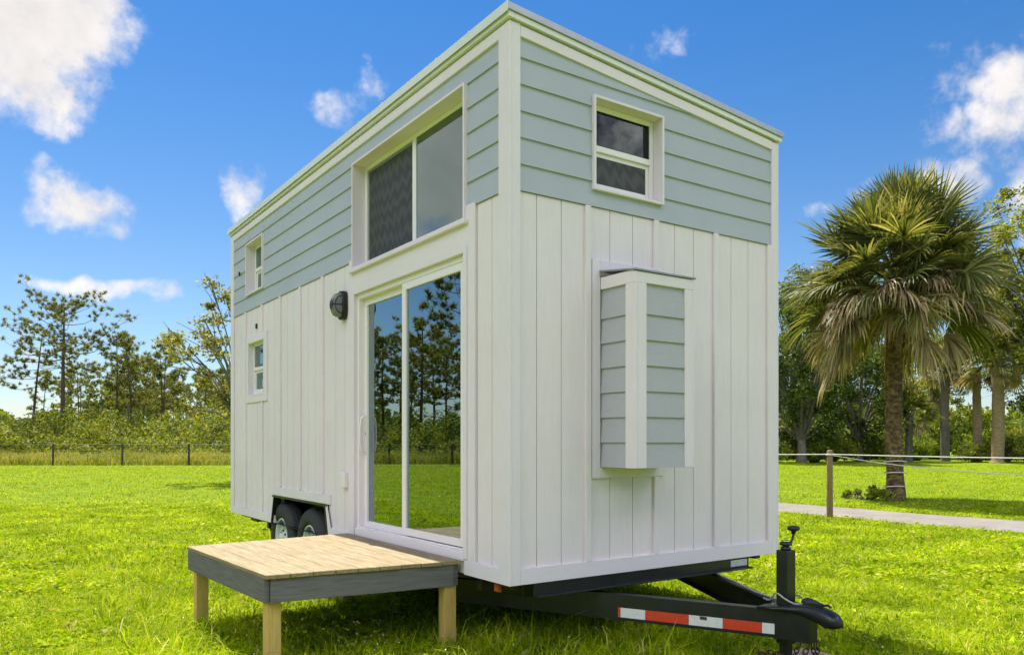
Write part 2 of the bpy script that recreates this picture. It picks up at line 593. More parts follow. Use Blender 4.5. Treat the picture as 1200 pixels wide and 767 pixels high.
def palmbark():
    t = NT('sabal_palm_bark')
    v = t.coord((1, 1, 1.6))
    n = t.noise(7, 7, .75, v, .3)
    c = t.ramp(n, [(.30, (.035, .02, .011)), (.47, (.115, .075, .04)), (.60, (.25, .18, .085)), (.75, (.35, .30, .16))])
    t.l.new(c, t.b.inputs['Base Color'])
    t.b.inputs['Roughness'].default_value = .92
    t.b.inputs['Specular IOR Level'].default_value = .1
    t.bump(t.noise(12, 5, .7, v), 1.0, .04)
    return t.m


PALMBARK = palmbark()

# ------------------------------------------------------------------ ground
g = MB()
rings = [0, 8, 20, 45, 90, 200, 500, 1400]
nv = 48
gv = [(0, 0, 0)]
for r in rings[1:]:
    for k in range(nv):
        a = 2 * math.pi * k / nv
        gv.append((r * math.cos(a), r * math.sin(a), 0))
gf = [(0, 1 + k, 1 + (k + 1) % nv) for k in range(nv)]
for i in range(len(rings) - 2):
    for k in range(nv):
        a = 1 + i * nv + k; b = 1 + i * nv + (k + 1) % nv
        gf.append((a, a + nv, b + nv, b))
g.add(gv, gf)
tag(g.build('lawn', LAWN), kind='structure')

rng = np.random.default_rng(7)


def ribbon(name, pts, w, z, mat, jag=.12):
    """a sandy track with worn uneven edges"""
    m_ = MB()
    v = []
    rr = random.Random(name)
    P = []
    for (a, b) in zip(pts[:-1], pts[1:]):
        a, b = Vector(a), Vector(b)
        n = max(2, int((b - a).length / .8))
        P += [a.lerp(b, i / n) for i in range(n)]
    P.append(Vector(pts[-1]))
    for i, p in enumerate(P):
        d = (P[min(i + 1, len(P) - 1)] - P[max(i - 1, 0)]).normalized()
        nn = Vector((-d.y, d.x))
        l = p + nn * (w / 2 + rr.uniform(-jag, jag)); q = p - nn * (w / 2 + rr.uniform(-jag, jag))
        v += [(l.x, l.y, z), (q.x, q.y, z)]
    m_.add(v, [(2 * i + 1, 2 * i + 3, 2 * i + 2, 2 * i) for i in range(len(P) - 1)])
    return tag(m_.build(name, mat), kind='structure')


ribbon('path', [(11.5, -30), (11.5, 12), (11.2, 40), (9, 75)], 2.0, .006, TRACK)
# the pale track along the foot of the wire fence
FC = Vector(at(-31.0, 46.3))                              # fence corner
FA = Vector(at(12.0, 46.3))                               # right-hand end, behind the house
FB = FC + (Vector((-24.09, 33.4)) - Vector((-10.99, 42.36))).normalized() * 62
ribbon('sand_track', [tuple(FA - FWD * 1.6), tuple(FC - FWD * 1.6 + RGT * 2), tuple(FB + Vector((1.2, -1.2)))], .55, .006, TRACK, .1)

# ------------------------------------------------------------------ the tiny house on its trailer
Z0, ZM = .514, 2.952           # underside of the walls, joint between white boards and blue laps
LEN, WID = 6.27, 2.59
SLOPE = -.081
house = empty('tiny_house_trailer', (0, 0, 0),
              'white and pale blue tiny house on a black trailer, standing on the lawn', 'tiny house')

FACES = {
    'left': (lambda u, z, d: (.02 - d, u, z), LEN),
    'front': (lambda u, z, d: (u, .02 - d, z), WID),
    'right': (lambda u, z, d: (WID - .02 + d, u, z), LEN),
    'back': (lambda u, z, d: (u, LEN - .02 + d, z), WID),
}


def top_at(face, u):
    if face == 'left': return 3.97
    if face == 'right': return 3.97 + SLOPE * WID
    return 3.97 + SLOPE * u


def subtract(lo, hi, cuts):
    segs = [(lo, hi)]
    for a, b in cuts:
        ns = []
        for s, e in segs:
            if b <= s or a >= e: ns.append((s, e)); continue
            if a > s + 1e-4: ns.append((s, a))
            if b < e - 1e-4: ns.append((b, e))
        segs = ns
    return [(s, e) for s, e in segs if e - s > .004]


def fbox(m_, fn, u0, u1, z0, z1, d0, d1):
    a = fn(u0, z0, d0); b = fn(u1, z1, d1)
    m_.box(a[0], b[0], a[1], b[1], a[2], b[2])


def wall(face, holes, grooves, battens, mat_lap, span):
    """holes: (u0, u1, z0, z1)"""
    fn, ulen = FACES[face]
    # backing wall, 10 cm thick, cut round the openings
    core = MB()
    us = sorted({.03, ulen - .03, *[h[0] for h in holes], *[h[1] for h in holes]})
    for a, b in zip(us[:-1], us[1:]):
        if b - a < .003: continue
        cuts = [(h[2], h[3]) for h in holes if h[0] < b - 1e-4 and h[1] > a + 1e-4]
        zt = min(top_at(face, a), top_at(face, b))
        for s, e in subtract(Z0 + .002, zt - .03, cuts):
            fbox(core, fn, a, b, s, e, -.115, -.012)
    core.build('wall', WHITE, house)
    # vertical white boards with open grooves between them
    bd = MB()
    gs = sorted(grooves)
    for a, b in zip(gs[:-1], gs[1:]):
        a2, b2 = a + .003, b - .003
        inner = sorted({a2, b2, *[max(a2, min(b2, h[i])) for h in holes for i in (0, 1)]})
        for s_, e_ in zip(inner[:-1], inner[1:]):
            if e_ - s_ < .004: continue
            cuts = [(h[2], h[3]) for h in holes if h[0] < e_ - 1e-4 and h[1] > s_ + 1e-4]
            for s, e in subtract(Z0 + .002, ZM - .004, cuts):
                fbox(bd, fn, s_, e_, s, e, -.0115, 0)
    bd.build('board_siding', WHITE, house)
    for u, zs in battens:
        for s, e in zs:
            bt = MB(); fbox(bt, fn, u - .023, u + .023, s, e, .0002, .021)
            bt.build('batten', WHITE, house, .002)
    # lapped blue boards
    lap = MB()
    k = 0
    while True:
        zb = ZM + .1645 * k
        if zb > 3.93: break
        zt = zb + .1655
        hs = [h for h in holes if h[2] < zt - .004 and h[3] > zb + .004]
        pieces = [(s, e, zb, zt) for s, e in subtract(span[0], span[1], [(h[0], h[1]) for h in hs])]
        for h in hs:                       # the slips of board above and below an opening
            if h[2] > zb + .006: pieces.append((h[0], h[1], zb, h[2]))
            if h[3] < zt - .006: pieces.append((h[0], h[1], h[3], zt))

        def dep(z): return .013 - .0125 * (z - zb) / (zt - zb)
        if face in ('left', 'right'):      # board ends butted, staggered row by row
            jt = 3.05 + 1.22 * (k % 3)
            pieces = [q for s, e, pb, pt in pieces for q in (((s, jt - .0012, pb, pt), (jt + .0012, e, pb, pt)) if s < jt - .05 and e > jt + .05 else ((s, e, pb, pt),))]
        for s, e, pb, pt in pieces:
            n = max(1, int((e - s) / .12)) if face in ('front', 'back') else 1
            for i in range(n):
                u0 = s + (e - s) * i / n; u1 = s + (e - s) * (i + 1) / n
                zz = [min(pt, top_at(face, u) - .01) for u in (u0, u1)]
                if min(zz) <= pb + .004: continue
                o = [fn(u0, pb, dep(pb)), fn(u1, pb, dep(pb)), fn(u1, zz[1], dep(zz[1])), fn(u0, zz[0], dep(zz[0]))]
                q = [fn(u0, pb, -.011), fn(u1, pb, -.011), fn(u1, zz[1], -.011), fn(u0, zz[0], -.011)]
                if face in ('left', 'back'): o, q = q, o
                lap.hexa(q, o)
        k += 1
    lap.build('lap_siding', mat_lap, house)


DOOR = (.54, 2.38, .625, 2.66)
BIGW = (.515, 2.395, 2.868, 3.785)
SMU = (4.925, 5.575, 3.125, 3.742)
SML = (4.91, 5.53, 1.93, 2.575)
WELL = (3.0, 4.60, .40, .815)
FRW = (.665, 1.310, 3.058, 3.684)

lg = [.124, .226, .40] + [.40, .60, .80] + [2.39]
lg = [.124, .226, .40, .60, 2.39, 2.62, 2.83, 3.132, 3.34, 3.54, 3.748, 3.955, 4.16, 4.369, 4.58, 4.79, 4.999, 5.21, 5.43, 5.64, 5.85, 6.05, 6.15]
full = [(.612, ZM - .004)]
wall('left', [DOOR, BIGW, SMU, SML, WELL], lg,
     [(3.132, [(.915, ZM - .004)]), (3.748, [(.915, ZM - .004)]), (4.369, [(.915, ZM - .004)]), (4.999, [(.612, 1.85), (2.645, ZM - .004)]), (5.64, full)],
     BLUE_L, (.124, LEN - .121))
fg = [.084, .22, .416, .629, .829, 1.036, 1.249, 1.443, 1.636, 1.865, 2.046, 2.243, 2.484, 2.508]
wall('front', [FRW], fg, [(.629, full), (1.249, [(.612, 1.155), (2.60, ZM - .004)]), (1.865, full), (2.484, full)], BLUE_L, (.084, WID - .082))
rg = [.10 + .2 * i for i in range(31)]
wall('right', [], rg, [(.7 + .61 * i, full) for i in range(9)], BLUE_L, (.10, LEN - .10))
wall('back', [], [.08 + .2025 * i for i in range(13)], [(.69 + .61 * i, full) for i in range(3)], BLUE_L, (.08, WID - .08))

# corner boards, one L-shaped piece for each corner
for cx, cy, sx, sy in ((0, 0, 1, 1), (WID, 0, -1, 1), (0, LEN, 1, -1), (WID, LEN, -1, -1)):
    zt = 3.975 + SLOPE * cx
    m_ = MB()
    m_.box(cx, cx + sx * .0196, cy + sy * .0, cy + sy * (.124 if cx == 0 else .1), Z0, zt)
    m_.box(cx + sx * .0198, cx + sx * .084, cy, cy + sy * .0196, Z0, zt)
    m_.build('corner_board', WHITE_TRIM, house, .0025)

# skirt boards, frieze boards
m_ = MB(); m_.box(.001, .0195, .1245, .5, Z0, .612); m_.build('skirt_board', WHITE_TRIM_H, house, .002)
m_ = MB(); m_.box(.001, .0195, 2.485, 2.957, Z0, .612); m_.build('skirt_board', WHITE_TRIM_H, house, .002)
m_ = MB(); m_.box(.001, .0195, 4.648, LEN - .1245, Z0, .606); m_.build('skirt_board', WHITE_TRIM_H, house, .002)
m_ = MB(); m_.box(.0845, WID - .0845, .001, .0195, Z0, .616); m_.build('skirt_board', WHITE_TRIM_H, house, .002)
m_ = MB(); m_.box(WID - .0195, WID - .001, .101, LEN - .101, Z0, .612); m_.build('skirt_board', WHITE_TRIM_H, house, .002)
m_ = MB(); m_.box(.0845, WID - .0845, LEN - .0195, LEN - .001, Z0, .612); m_.build('skirt_board', WHITE_TRIM_H, house, .002)
m_ = MB(); m_.box(-.0006, .0195, .1245, LEN - .1245, 3.902, 3.972); m_.build('frieze_board', WHITE_TRIM_H, house, .002)
m_ = MB(); m_.box(WID - .0195, WID + .0006, .101, LEN - .101, 3.70, 3.762); m_.build('frieze_board', WHITE_TRIM_H, house, .002)
for yy in ((-.0006, .0195), (LEN - .0195, LEN + .0006)):
    m_ = MB()
    m_.prism([(.0845, 3.905 + SLOPE * .0845), (WID - .0845, 3.905 + SLOPE * (WID - .0845)),
              (WID - .0845, 3.973 + SLOPE * (WID - .0845)), (.0845, 3.973 + SLOPE * .0845)], lambda u, v, d: (u, d, v), *yy)
    m_.build('frieze_board', WHITE_TRIM_H, house, .002)

# roof: white fascia strip under a grey standing-seam metal sheet with a folded drip edge
roof = MB()
o_ = .03


def rz(x, z): return z + SLOPE * x


def slab(m_, x0, x1, y0, y1, za, zb):
    m_.hexa([(x0, y0, rz(x0, za)), (x1, y0, rz(x1, za)), (x1, y1, rz(x1, za)), (x0, y1, rz(x0, za))],
            [(x0, y0, rz(x0, zb)), (x1, y0, rz(x1, zb)), (x1, y1, rz(x1, zb)), (x0, y1, rz(x0, zb))])


slab(roof, -o_, WID + o_, -o_, LEN + o_, 4.022, 4.066)
for i in range(15):
    yy = .02 + i * (LEN - .04) / 14
    slab(roof, -o_ + .012, WID + o_ - .012, yy - .012, yy + .012, 4.0665, 4.092)
roof_o = roof.build('roof', ROOFMETAL, house, .002)
f_ = MB(); slab(f_, -.018, .03, -.018, LEN + .018, 3.986, 4.0215)
slab(f_, WID - .03, WID + .018, -.018, LEN + .018, 3.986, 4.0215)
slab(f_, .0305, WID - .0305, -.018, .03, 3.986, 4.0215)
slab(f_, .0305, WID - .0305, LEN - .03, LEN + .018, 3.986, 4.0215)
f_.build('fascia', FASCIA, roof_o, .002)
f_ = MB(); f_.box(-.0345, -.0305, -o_ + .0, LEN + o_, 4.010, 4.070); f_.build('gutter_edge', FASCIA, roof_o)
f_ = MB(); slab(f_, .03, WID - .03, .03, LEN - .03, 3.972, 4.0); f_.build('roof_deck', INWALL, roof_o)


def frame_ring(m_, fn, u0, u1, z0, z1, w, d0, d1):
    """four boards butted into a frame, outer size u0..u1 x z0..z1"""
    fbox(m_, fn, u0, u0 + w, z0, z1, d0, d1); fbox(m_, fn, u1 - w, u1, z0, z1, d0, d1)
    fbox(m_, fn, u0 + w + .0003, u1 - w - .0003, z0, z0 + w, d0, d1); fbox(m_, fn, u0 + w + .0003, u1 - w - .0003, z1 - w, z1, d0, d1)


def window(name, label, face, hole, cw, proud, inset, style, glass=None):
    glass = glass or GLASS
    fn, _ = FACES[face]
    u0, u1, z0, z1 = hole
    w = MB(); frame_ring(w, fn, u0 + .001, u1 - .001, z0 + .001, z1 - .001, .018, -inset + .0005, proud)
    root = w.build(name, WHITE_TRIM, house, .0015)       # the deep casing box
    if label: root['label'] = label
    a0, a1, b0, b1 = u0 + .019, u1 - .019, z0 + .019, z1 - .019
    f = MB(); frame_ring(f, fn, a0, a1, b0, b1, .036, -inset - .03, -inset + .002)
    f.build('frame', VINYL, root, .002)
    a0 += .0365; a1 -= .0365; b0 += .0365; b1 -= .0365
    if style == 'slider':            # high u side fixed, low u sash slides
        um = (a0 + a1) / 2
        s_ = MB(); fbox(s_, fn, um - .028, um + .028, b0, b1, -inset - .028, -inset + .004); s_.build('mullion', VINYL, root, .002)
        p = MB(); fbox(p, fn, a0, um - .0285, b0, b1, -inset - .008, -inset - .004); p.build('pane', glass, root)
        s_ = MB(); frame_ring(s_, fn, um + .029, a1, b0, b1, .022, -inset - .027, -inset - .012); s_.build('sash', plain('dark_sash', (.20, .20, .19), .45), root, .0015)  # sash in an even dark grey, darker than the vinyl frame
        p = MB(); fbox(p, fn, um + .052, a1 - .023, b0 + .023, b1 - .023, -inset - .022, -inset - .018); p.build('pane', glass, root)
        p = MB(); fbox(p, fn, um + .0515, a1 - .0225, b0 + .0225, b1 - .0225, -inset - .0145, -inset - .0135); p.build('insect_screen', SCREEN, root)
    else:                            # single hung: upper pane fixed, lower sash set back
        zm = (b0 + b1) / 2
        s_ = MB(); fbox(s_, fn, a0, a1, zm - .020, zm + .020, -inset - .028, -inset + .006); s_.build('meeting_rail', VINYL, root, .002)
        p = MB(); fbox(p, fn, a0, a1, zm + .0205, b1, -inset - .010, -inset - .006); p.build('pane', glass, root)
        s_ = MB(); frame_ring(s_, fn, a0, a1, b0, zm - .0205, .028, -inset - .027, -inset - .012); s_.build('sash', VINYL, root, .0015)
        p = MB(); fbox(p, fn, a0 + .0285, a1 - .0285, b0 + .0285, zm - .049, -inset - .022, -inset - .018); p.build('pane', glass, root)
        if style == 'screened':
            p = MB(); fbox(p, fn, a0 + .0285, a1 - .0285, b0 + .0285, zm - .049, -inset - .0145, -inset - .0135); p.build('insect_screen', SCREEN, root)
    return root


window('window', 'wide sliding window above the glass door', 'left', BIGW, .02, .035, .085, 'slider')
window('window', 'small high window near the far end of the long side', 'left', SMU, .02, .035, .075, 'hung')
lw = window('window', 'small low window below the other one at the far end', 'left', SML, .02, .020, .045, 'hung')
fw = window('window', 'single hung window in the blue end wall', 'front', FRW, .02, .034, .06, 'screened', GLASS_E)
# flat board casings
lf = FACES['left'][0]
m_ = MB(); frame_ring(m_, lf, 4.817, 5.604, 1.855, 2.640, .089, .0003, .0175); m_.build('casing', WHITE_TRIM, lw, .002)
ff = FACES['front'][0]
# slim sill nosing under the wide window, header and side boards of the door
m_ = MB(); fbox(m_, lf, .485, 2.425, 2.842, 2.8675, .0202, .052); m_.build('window_sill', WHITE_TRIM_H, house, .003)
m_ = MB(); fbox(m_, lf, .5405, 2.3805, 2.6605, 2.8665, .0003, .0200); m_.build('door_header', WHITE_TRIM_H, house, .002)
m_ = MB(); fbox(m_, lf, .406, .5400, Z0, 2.965, .0003, .0196); m_.build('door_trim', WHITE_TRIM, house, .002)
m_ = MB(); fbox(m_, lf, .4955, .5395, .62, 2.70, .0200, .030); m_.build('door_trim', WHITE_TRIM, house, .002)
m_ = MB(); fbox(m_, lf, 2.3812, 2.484, Z0, 2.965, .0003, .0196); m_.build('door_trim', WHITE_TRIM, house, .002)
# wheel-arch trim band and its slanting edges
m_ = MB()
m_.prism([(2.936, .822), (4.571, .822), (4.571, .912), (2.936, .912)], lf, .0003, .0192); m_.build('arch_trim', WHITE_TRIM_H, house, .002)
m_ = MB(); m_.prism([(4.555, .8215), (4.647, Z0), (4.70, Z0), (4.70, .607), (4.60, .8215)], lf, .0194, .0205); m_.build('arch_trim', WHITE_TRIM, house)
m_ = MB(); m_.prism([(3.04, .8215), (2.958, Z0), (2.90, Z0), (2.90, .607), (2.99, .8215)], lf, .0194, .0205); m_.build('arch_trim', WHITE_TRIM, house)
m_ = MB()
for q in ([(2.985, .8205), (4.60, .8205), (4.59, .800), (3.0, .800)],):
    m_.prism(q, lf, -.06, .024)
m_.prism([(4.555, .8), (4.647, .50), (4.630, .50), (4.538, .8)], lf, -.06, .024)
m_.prism([(3.045, .8), (2.962, .50), (2.979, .50), (3.062, .8)], lf, -.06, .024)
m_.build('arch_lining', BLACK, house)
m_ = MB(); m_.box(.29, .305, 2.9, 4.72, .22, .84); m_.box(.06, .2895, 2.9, 4.72, .83, .84); m_.box(.06, .2895, 2.9, 2.91, .40, .8295); m_.box(.06, .2895, 4.71, 4.72, .40, .8295); m_.build('wheel_box', BLACK, house)

# sliding glass door
d = MB()
frame_ring(d, lf, DOOR[0] + .001, DOOR[1] - .001, DOOR[2] + .001, DOOR[3] - .001, .040, -.105, -.012)
door = d.build('sliding_door', VINYL, house, .002)
d = MB(); fbox(d, lf, .56, 2.36, .600, .6655, -.0115, .018); fbox(d, lf, .56, 2.36, .666, .680, -.0115, .006); d.build('threshold', VINYL, door, .003)


def door_leaf(u0, u1, z0, z1, d0, d1, st, name):
    m2 = MB()
    fbox(m2, lf, u0, u0 + st, z0, z1, d0, d1); fbox(m2, lf, u1 - st, u1, z0, z1, d0, d1)
    fbox(m2, lf, u0 + st + .0003, u1 - st - .0003, z0, z0 + .055, d0, d1); fbox(m2, lf, u0 + st + .0003, u1 - st - .0003, z1 - .055, z1, d0, d1)
    m2.build(name, VINYL, door, .002)
    p = MB(); fbox(p, lf, u0 + st + .0005, u1 - st - .0005, z0 + .0555, z1 - .0555, (d0 + d1) / 2 - .002, (d0 + d1) / 2 + .002)
    p.build('pane', GLASS_D, door)


door_leaf(.582, 1.530, .684, 2.618, -.050, -.015, .062, 'door_panel')
door_leaf(1.500, 2.338, .668, 2.618, -.098, -.060, .055, 'door_panel')
h = MB(); h.tube([(.073, 2.30, 1.62), (.035, 2.30, 1.60), (.025, 2.30, 1.52), (.025, 2.30, 1.40), (.035, 2.30, 1.32), (.073, 2.30, 1.30)], .010, 8)
h.build('door_handle', VINYL, door)
h = MB(); h.box(.075, .0795, 2.30, 2.312, 1.455, 1.475); h.build('latch', STEEL, door)

# oval bulkhead lamp with a ribbed lens
m_ = MB()
ov = []
for k in range(28):
    a = 2 * math.pi * k / 28
    ov.append((2.62 + .072 * math.copysign(abs(math.cos(a)) ** .45, math.cos(a)), 2.60 + .126 * math.copysign(abs(math.sin(a)) ** .55, math.sin(a))))
m_.prism(ov, lf, .0003, .040)
lamp = m_.build('wall_lamp', BLACK, house, .006, 2)
m_ = MB()
prof = [(1.0, .0405), (.97, .07), (.86, .10), (.6, .120), (.25, .126), (.02, .127)]
vs = []
for r, dd in prof:
    for k in range(28):
        vs.append(lf(2.62 + (ov[k][0] - 2.62) * .80 * r, 2.60 + (ov[k][1] - 2.60) * .86 * r, dd))
fs = [(i * 28 + k, (i + 1) * 28 + k, (i + 1) * 28 + (k + 1) % 28, i * 28 + (k + 1) % 28) for i in range(len(prof) - 1) for k in range(28)]
m_.add(vs, fs, True)
m_.build('lens', LAMPGLASS, lamp)
m_ = MB()
for q in (-.055, -.028, 0, .028, .055):
    m_.tube([lf(2.62 + q, 2.60 + .10 * math.cos(t) * (1 - (q / .09) ** 2) ** .5, .045 + .088 * math.sin(t) * (1 - (q / .12) ** 2)) for t in [math.pi * i / 10 for i in range(11)]], .0035, 6)
m_.tube([lf(2.62 - .068, 2.60, .045), lf(2.62 - .04, 2.60, .115), lf(2.62, 2.60, .134), lf(2.62 + .04, 2.60, .115), lf(2.62 + .068, 2.60, .045)], .006, 6)
m_.tube([lf(2.62 + .115 * math.sin(t) * .62, 2.60 + .118 * math.cos(t), .043) for t in [2 * math.pi * i / 24 for i in range(25)]], .009, 6)
m_.build('guard', BLACK, lamp)
m_ = MB(); fbox(m_, lf, 2.545, 2.635, .995, 1.13, .0003, .040); oc = m_.build('outlet_cover', VINYL, house, .006, 2)
m_ = MB(); fbox(m_, lf, 5.20, 5.225, 2.70, 2.76, .0003, .02); m_.build('vent_hook', BLACK, house, .002)
m_ = MB(); fbox(m_, lf, 5.86, 5.885, 3.42, 3.47, .014, .03); m_.build('vent_hook', BLACK, house, .002)

# lapped box standing out from the end wall
BX0, BX1, BY, BZ0, BZ1 = .736, 1.252, -.33, 1.231, 2.47
bump = MB(); bump.box(BX0 + .012, BX1 - .012, BY + .012, .0195, BZ0 + .003, BZ1 - .006)
bay = bump.build('utility_box', BAYGREY, house)
bay['label'] = 'grey lapped box with white corner boards standing out of the end wall'
m_ = MB()
k = 0
while BZ0 + .163 * k < BZ1 - .1:
    zb = BZ0 + .163 * k; zt = min(zb + .164, BZ1 - .07)
    m_.hexa([(BX0 + .012, BY + .09, zb), (BX0 + .012, -.0002, zb), (BX0 + .012, -.0002, zt), (BX0 + .012, BY + .09, zt)],
            [(BX0 - .004, BY + .09, zb), (BX0 - .004, -.0002, zb), (BX0 + .0095, -.0002, zt), (BX0 + .0095, BY + .09, zt)])
    m_.hexa([(BX0 + .09, BY + .012, zb), (BX1 - .08, BY + .012, zb), (BX1 - .08, BY + .012, zt), (BX0 + .09, BY + .012, zt)],
            [(BX0 + .09, BY - .004, zb), (BX1 - .08, BY - .004, zb), (BX1 - .08, BY + .0095, zt), (BX0 + .09, BY + .0095, zt)])
    m_.hexa([(BX1 - .012, BY + .09, zb), (BX1 - .012, -.0002, zb), (BX1 - .012, -.0002, zt), (BX1 - .012, BY + .09, zt)],
            [(BX1 + .004, BY + .09, zb), (BX1 + .004, -.0002, zb), (BX1 - .0095, -.0002, zt), (BX1 - .0095, BY + .09, zt)])
    k += 1
m_.build('lap_siding', BAYGREY, bay)
for sx, x0 in ((1, BX0), (-1, BX1)):
    m_ = MB()
    m_.box(x0 - sx * .006, x0 + sx * .011, BY - .006, BY + .0895, BZ0 - .001, BZ1 - .066)
    m_.box(x0 + sx * .0112, x0 + sx * (.0895 if sx > 0 else .0795), BY - .006, BY + .011, BZ0 - .001, BZ1 - .066)
    m_.build('corner_board', WHITE_TRIM, bay, .002)
m_ = MB()
m_.box(BX0 - .006, BX1 + .006, BY - .006, BY + .011, BZ1 - .0655, BZ1 + .004)
m_.box(BX0 - .006, BX0 + .011, BY + .0112, .0, BZ1 - .0655, BZ1 + .014)
m_.box(BX1 - .011, BX1 + .006, BY + .0112, .0, BZ1 - .0655, BZ1 + .014)
m_.build('frieze_board', WHITE_TRIM_H, bay, .002)
m_ = MB()
m_.hexa([(BX0 - .016, BY - .016, BZ1 + .006), (BX1 + .016, BY - .016, BZ1 + .006), (BX1 + .016, .0005, BZ1 + .05), (BX0 - .016, .0005, BZ1 + .05)],
        [(BX0 - .016, BY - .016, BZ1 + .018), (BX1 + .016, BY - .016, BZ1 + .018), (BX1 + .016, .0005, BZ1 + .062), (BX0 - .016, .0005, BZ1 + .062)])
m_.build('roof', plain('dark_drip_metal', (.30, .30, .31), .4, .5, .2, 12), bay, .002)
m_ = MB()
m_.box(.662, BX0 - .0065, .0002, .0176, 1.157, 2.605)
m_.box(BX1 + .0065, 1.325, .0002, .0176, 1.157, 2.605)
m_.box(BX0 - .006, BX1 + .006, .0004, .0172, 1.157, BZ0 - .003)
m_.box(BX0 - .006, BX1 + .006, .0004, .0172, BZ1 + .066, 2.605)
m_.build('back_board', WHITE_TRIM, bay, .002)

# interior: floor, ceiling, back wall, loft edge, lights
for q in ((.3105, 2.455, .135, 6.13), (.135, .31, .135, 2.89), (.135, .31, 4.73, 6.13)):
    m_ = MB(); m_.box(*q, .60, .64); m_.build('floor', INFLOOR, house)
m_ = MB(); m_.box(.136, 2.454, 3.2, 6.13, 2.62, 2.72); m_.build('loft_floor', INWALL, house)
m_ = MB(); m_.box(1.2, 2.45, 3.15, 3.19, .642, 2.61); m_.build('partition', INWALL, house)
m_ = MB(); m_.box(2.0, 2.452, .8, 2.9, .642, 1.5); m_.build('kitchen_counter', plain('dark_cabinet', (.10, .13, .13), .4), house, .004)
cl = MB(); cl.lathe([(.0, .0), (.13, .004), (.15, .02), (.155, .038)], (1.30, 3.56, 2.58), 'z', 24)
cl.build('ceiling_light', GLOW, house)
cl = MB(); cl.lathe([(.0, .0), (.034, .0), (.042, .02), (.044, .034)], (.85, 2.78, 3.866), 'z', 16)
cl.build('downlight', GLOW, house)

# chassis under the walls
m_ = MB()
for xx in (.36, 2.23):
    m_.box(xx - .045, xx + .045, .30, 4.9, .365, .50)
for yy in (.45, 1.3, 2.1, 2.9, 4.95):
    m_.box(.06, WID - .06, yy - .03, yy + .03, .42, .498)
m_.box(.10, .16, .10, LEN - .15, .47, .508); m_.box(WID - .16, WID - .10, .10, LEN - .15, .47, .508)
m_.box(.02, WID - .02, .03, LEN - .03, .508, .5135)
ch = m_.build('chassis', BLACK, house, .003)
m_ = MB()
m_.box(.19, 2.24, .010, .018, .432, .512); m_.box(.19, 2.24, -.045, .0095, .432, .440); m_.box(.19, 2.24, .0185, .08, .50, .507)
m_.build('front_rail', BLACK, ch, .0015)
m_ = MB(); m_.box(2.03, 2.215, .0062, .0096, .452, .500); m_.build('data_plate', STICKER, ch)
m_ = MB(); m_.box(.098, .0995, .24, .30, .43, .49); m_.box(.080, .098, .245, .295, .435, .485); m_.build('marker_light', AMBER, ch, .006)
m_ = MB(); m_.box(.10, .22, 5.50, 5.75, .445, .4695); m_.build('stabiliser', BLACK, ch)
m_ = MB(); m_.box(.12, .135, 5.05, 5.065, .38, .4695); m_.build('stabiliser', BLACK, ch)

# tongue beams running to the coupler
for sx in (1, -1):
    p0 = (1.295 - sx * 1.16, 1.075); p1 = (1.295 - sx * .075, -1.03)
    a, b = Vector((*p0, .325)), Vector((*p1, .325))
    dv = (b - a).normalized(); sd = dv.cross(Vector((0, 0, 1))) * sx     # towards the outside
    m_ = MB()
    m_.beam(a, b, .006, .166)
    m_.beam(a - sd * 0.035 + Vector((0, 0, .0795)), b - sd * .035 + Vector((0, 0, .0795)), .06, .0065)
    m_.beam(a - sd * 0.035 - Vector((0, 0, .0795)), b - sd * .035 - Vector((0, 0, .0795)), .06, .0065)
    tb = m_.build('tongue_beam', BLACK, ch)
    if sx == 1:
        # tape on the outer (left) web
        Ln = (b - a).length
        off = sd * (.0045 if (sd.x < 0) else -.0045)
        t0, t1 = .577, .992
        cuts = [0, .018, .19, .475, .69, .925, 1.0]
        cols = ['r', 'w', 'r', 'w', 'r', 'w']
        for c, (k0, k1) in zip(cols, zip(cuts[:-1], cuts[1:])):
            f0 = t0 + (t1 - t0) * k0; f1 = t0 + (t1 - t0) * k1 - .001
            q = MB(); q.beam(a.lerp(b, f0) + off + Vector((0, 0, -.032)), a.lerp(b, f1) + off + Vector((0, 0, -.032)), .002, .062)
            q.build('reflective_tape', REDT if c == 'r' else WHITET, tb)
        q = MB(); q.beam(a.lerp(b, t0 + .545 * (t1 - t0)) + off * 1.25 + Vector((0, 0, -.012)), a.lerp(b, t0 + .59 * (t1 - t0)) + off * 1.25 + Vector((0, 0, -.014)), .0015, .02)
        q.build('rust_scuff', RUST, tb)

# coupler and jack
m_ = MB()
m_.hexa([(1.20, -.99, .238), (1.39, -.99, .238), (1.335, -1.215, .238), (1.255, -1.215, .238)],
        [(1.20, -.99, .408), (1.39, -.99, .408), (1.335, -1.215, .408), (1.255, -1.215, .408)])
m_.build('coupler_block', BLACK, ch, .004)
m_ = MB()
secs = [(-.93, .17, .412, .425), (-1.02, .15, .411, .432), (-1.12, .085, .405, .445), (-1.20, .062, .392, .456), (-1.28, .055, .372, .452),
        (-1.34, .058, .352, .440), (-1.385, .050, .352, .424), (-1.41, .028, .358, .405)]
vs = []
for yy, hw, zb, zt in secs:
    hw *= .88; yy = -1.026 + (yy + 1.026) * .94 if yy < -1.026 else yy
    vs += [(1.295 - hw, yy, zb), (1.295 - hw, yy, zb * .35 + zt * .65), (1.295 - hw * .55, yy, zt), (1.295 + hw * .55, yy, zt), (1.295 + hw, yy, zb * .35 + zt * .65), (1.295 + hw, yy, zb)]
fs = [(i * 6 + k, (i + 1) * 6 + k, (i + 1) * 6 + (k + 1) % 6, i * 6 + (k + 1) % 6) for i in range(len(secs) - 1) for k in range(6)]
fs += [tuple(range(6)), tuple(range(len(vs) - 1, len(vs) - 7, -1))]
m_.add(vs, fs, True)
cp = m_.build('coupler', BLACKMET, ch)
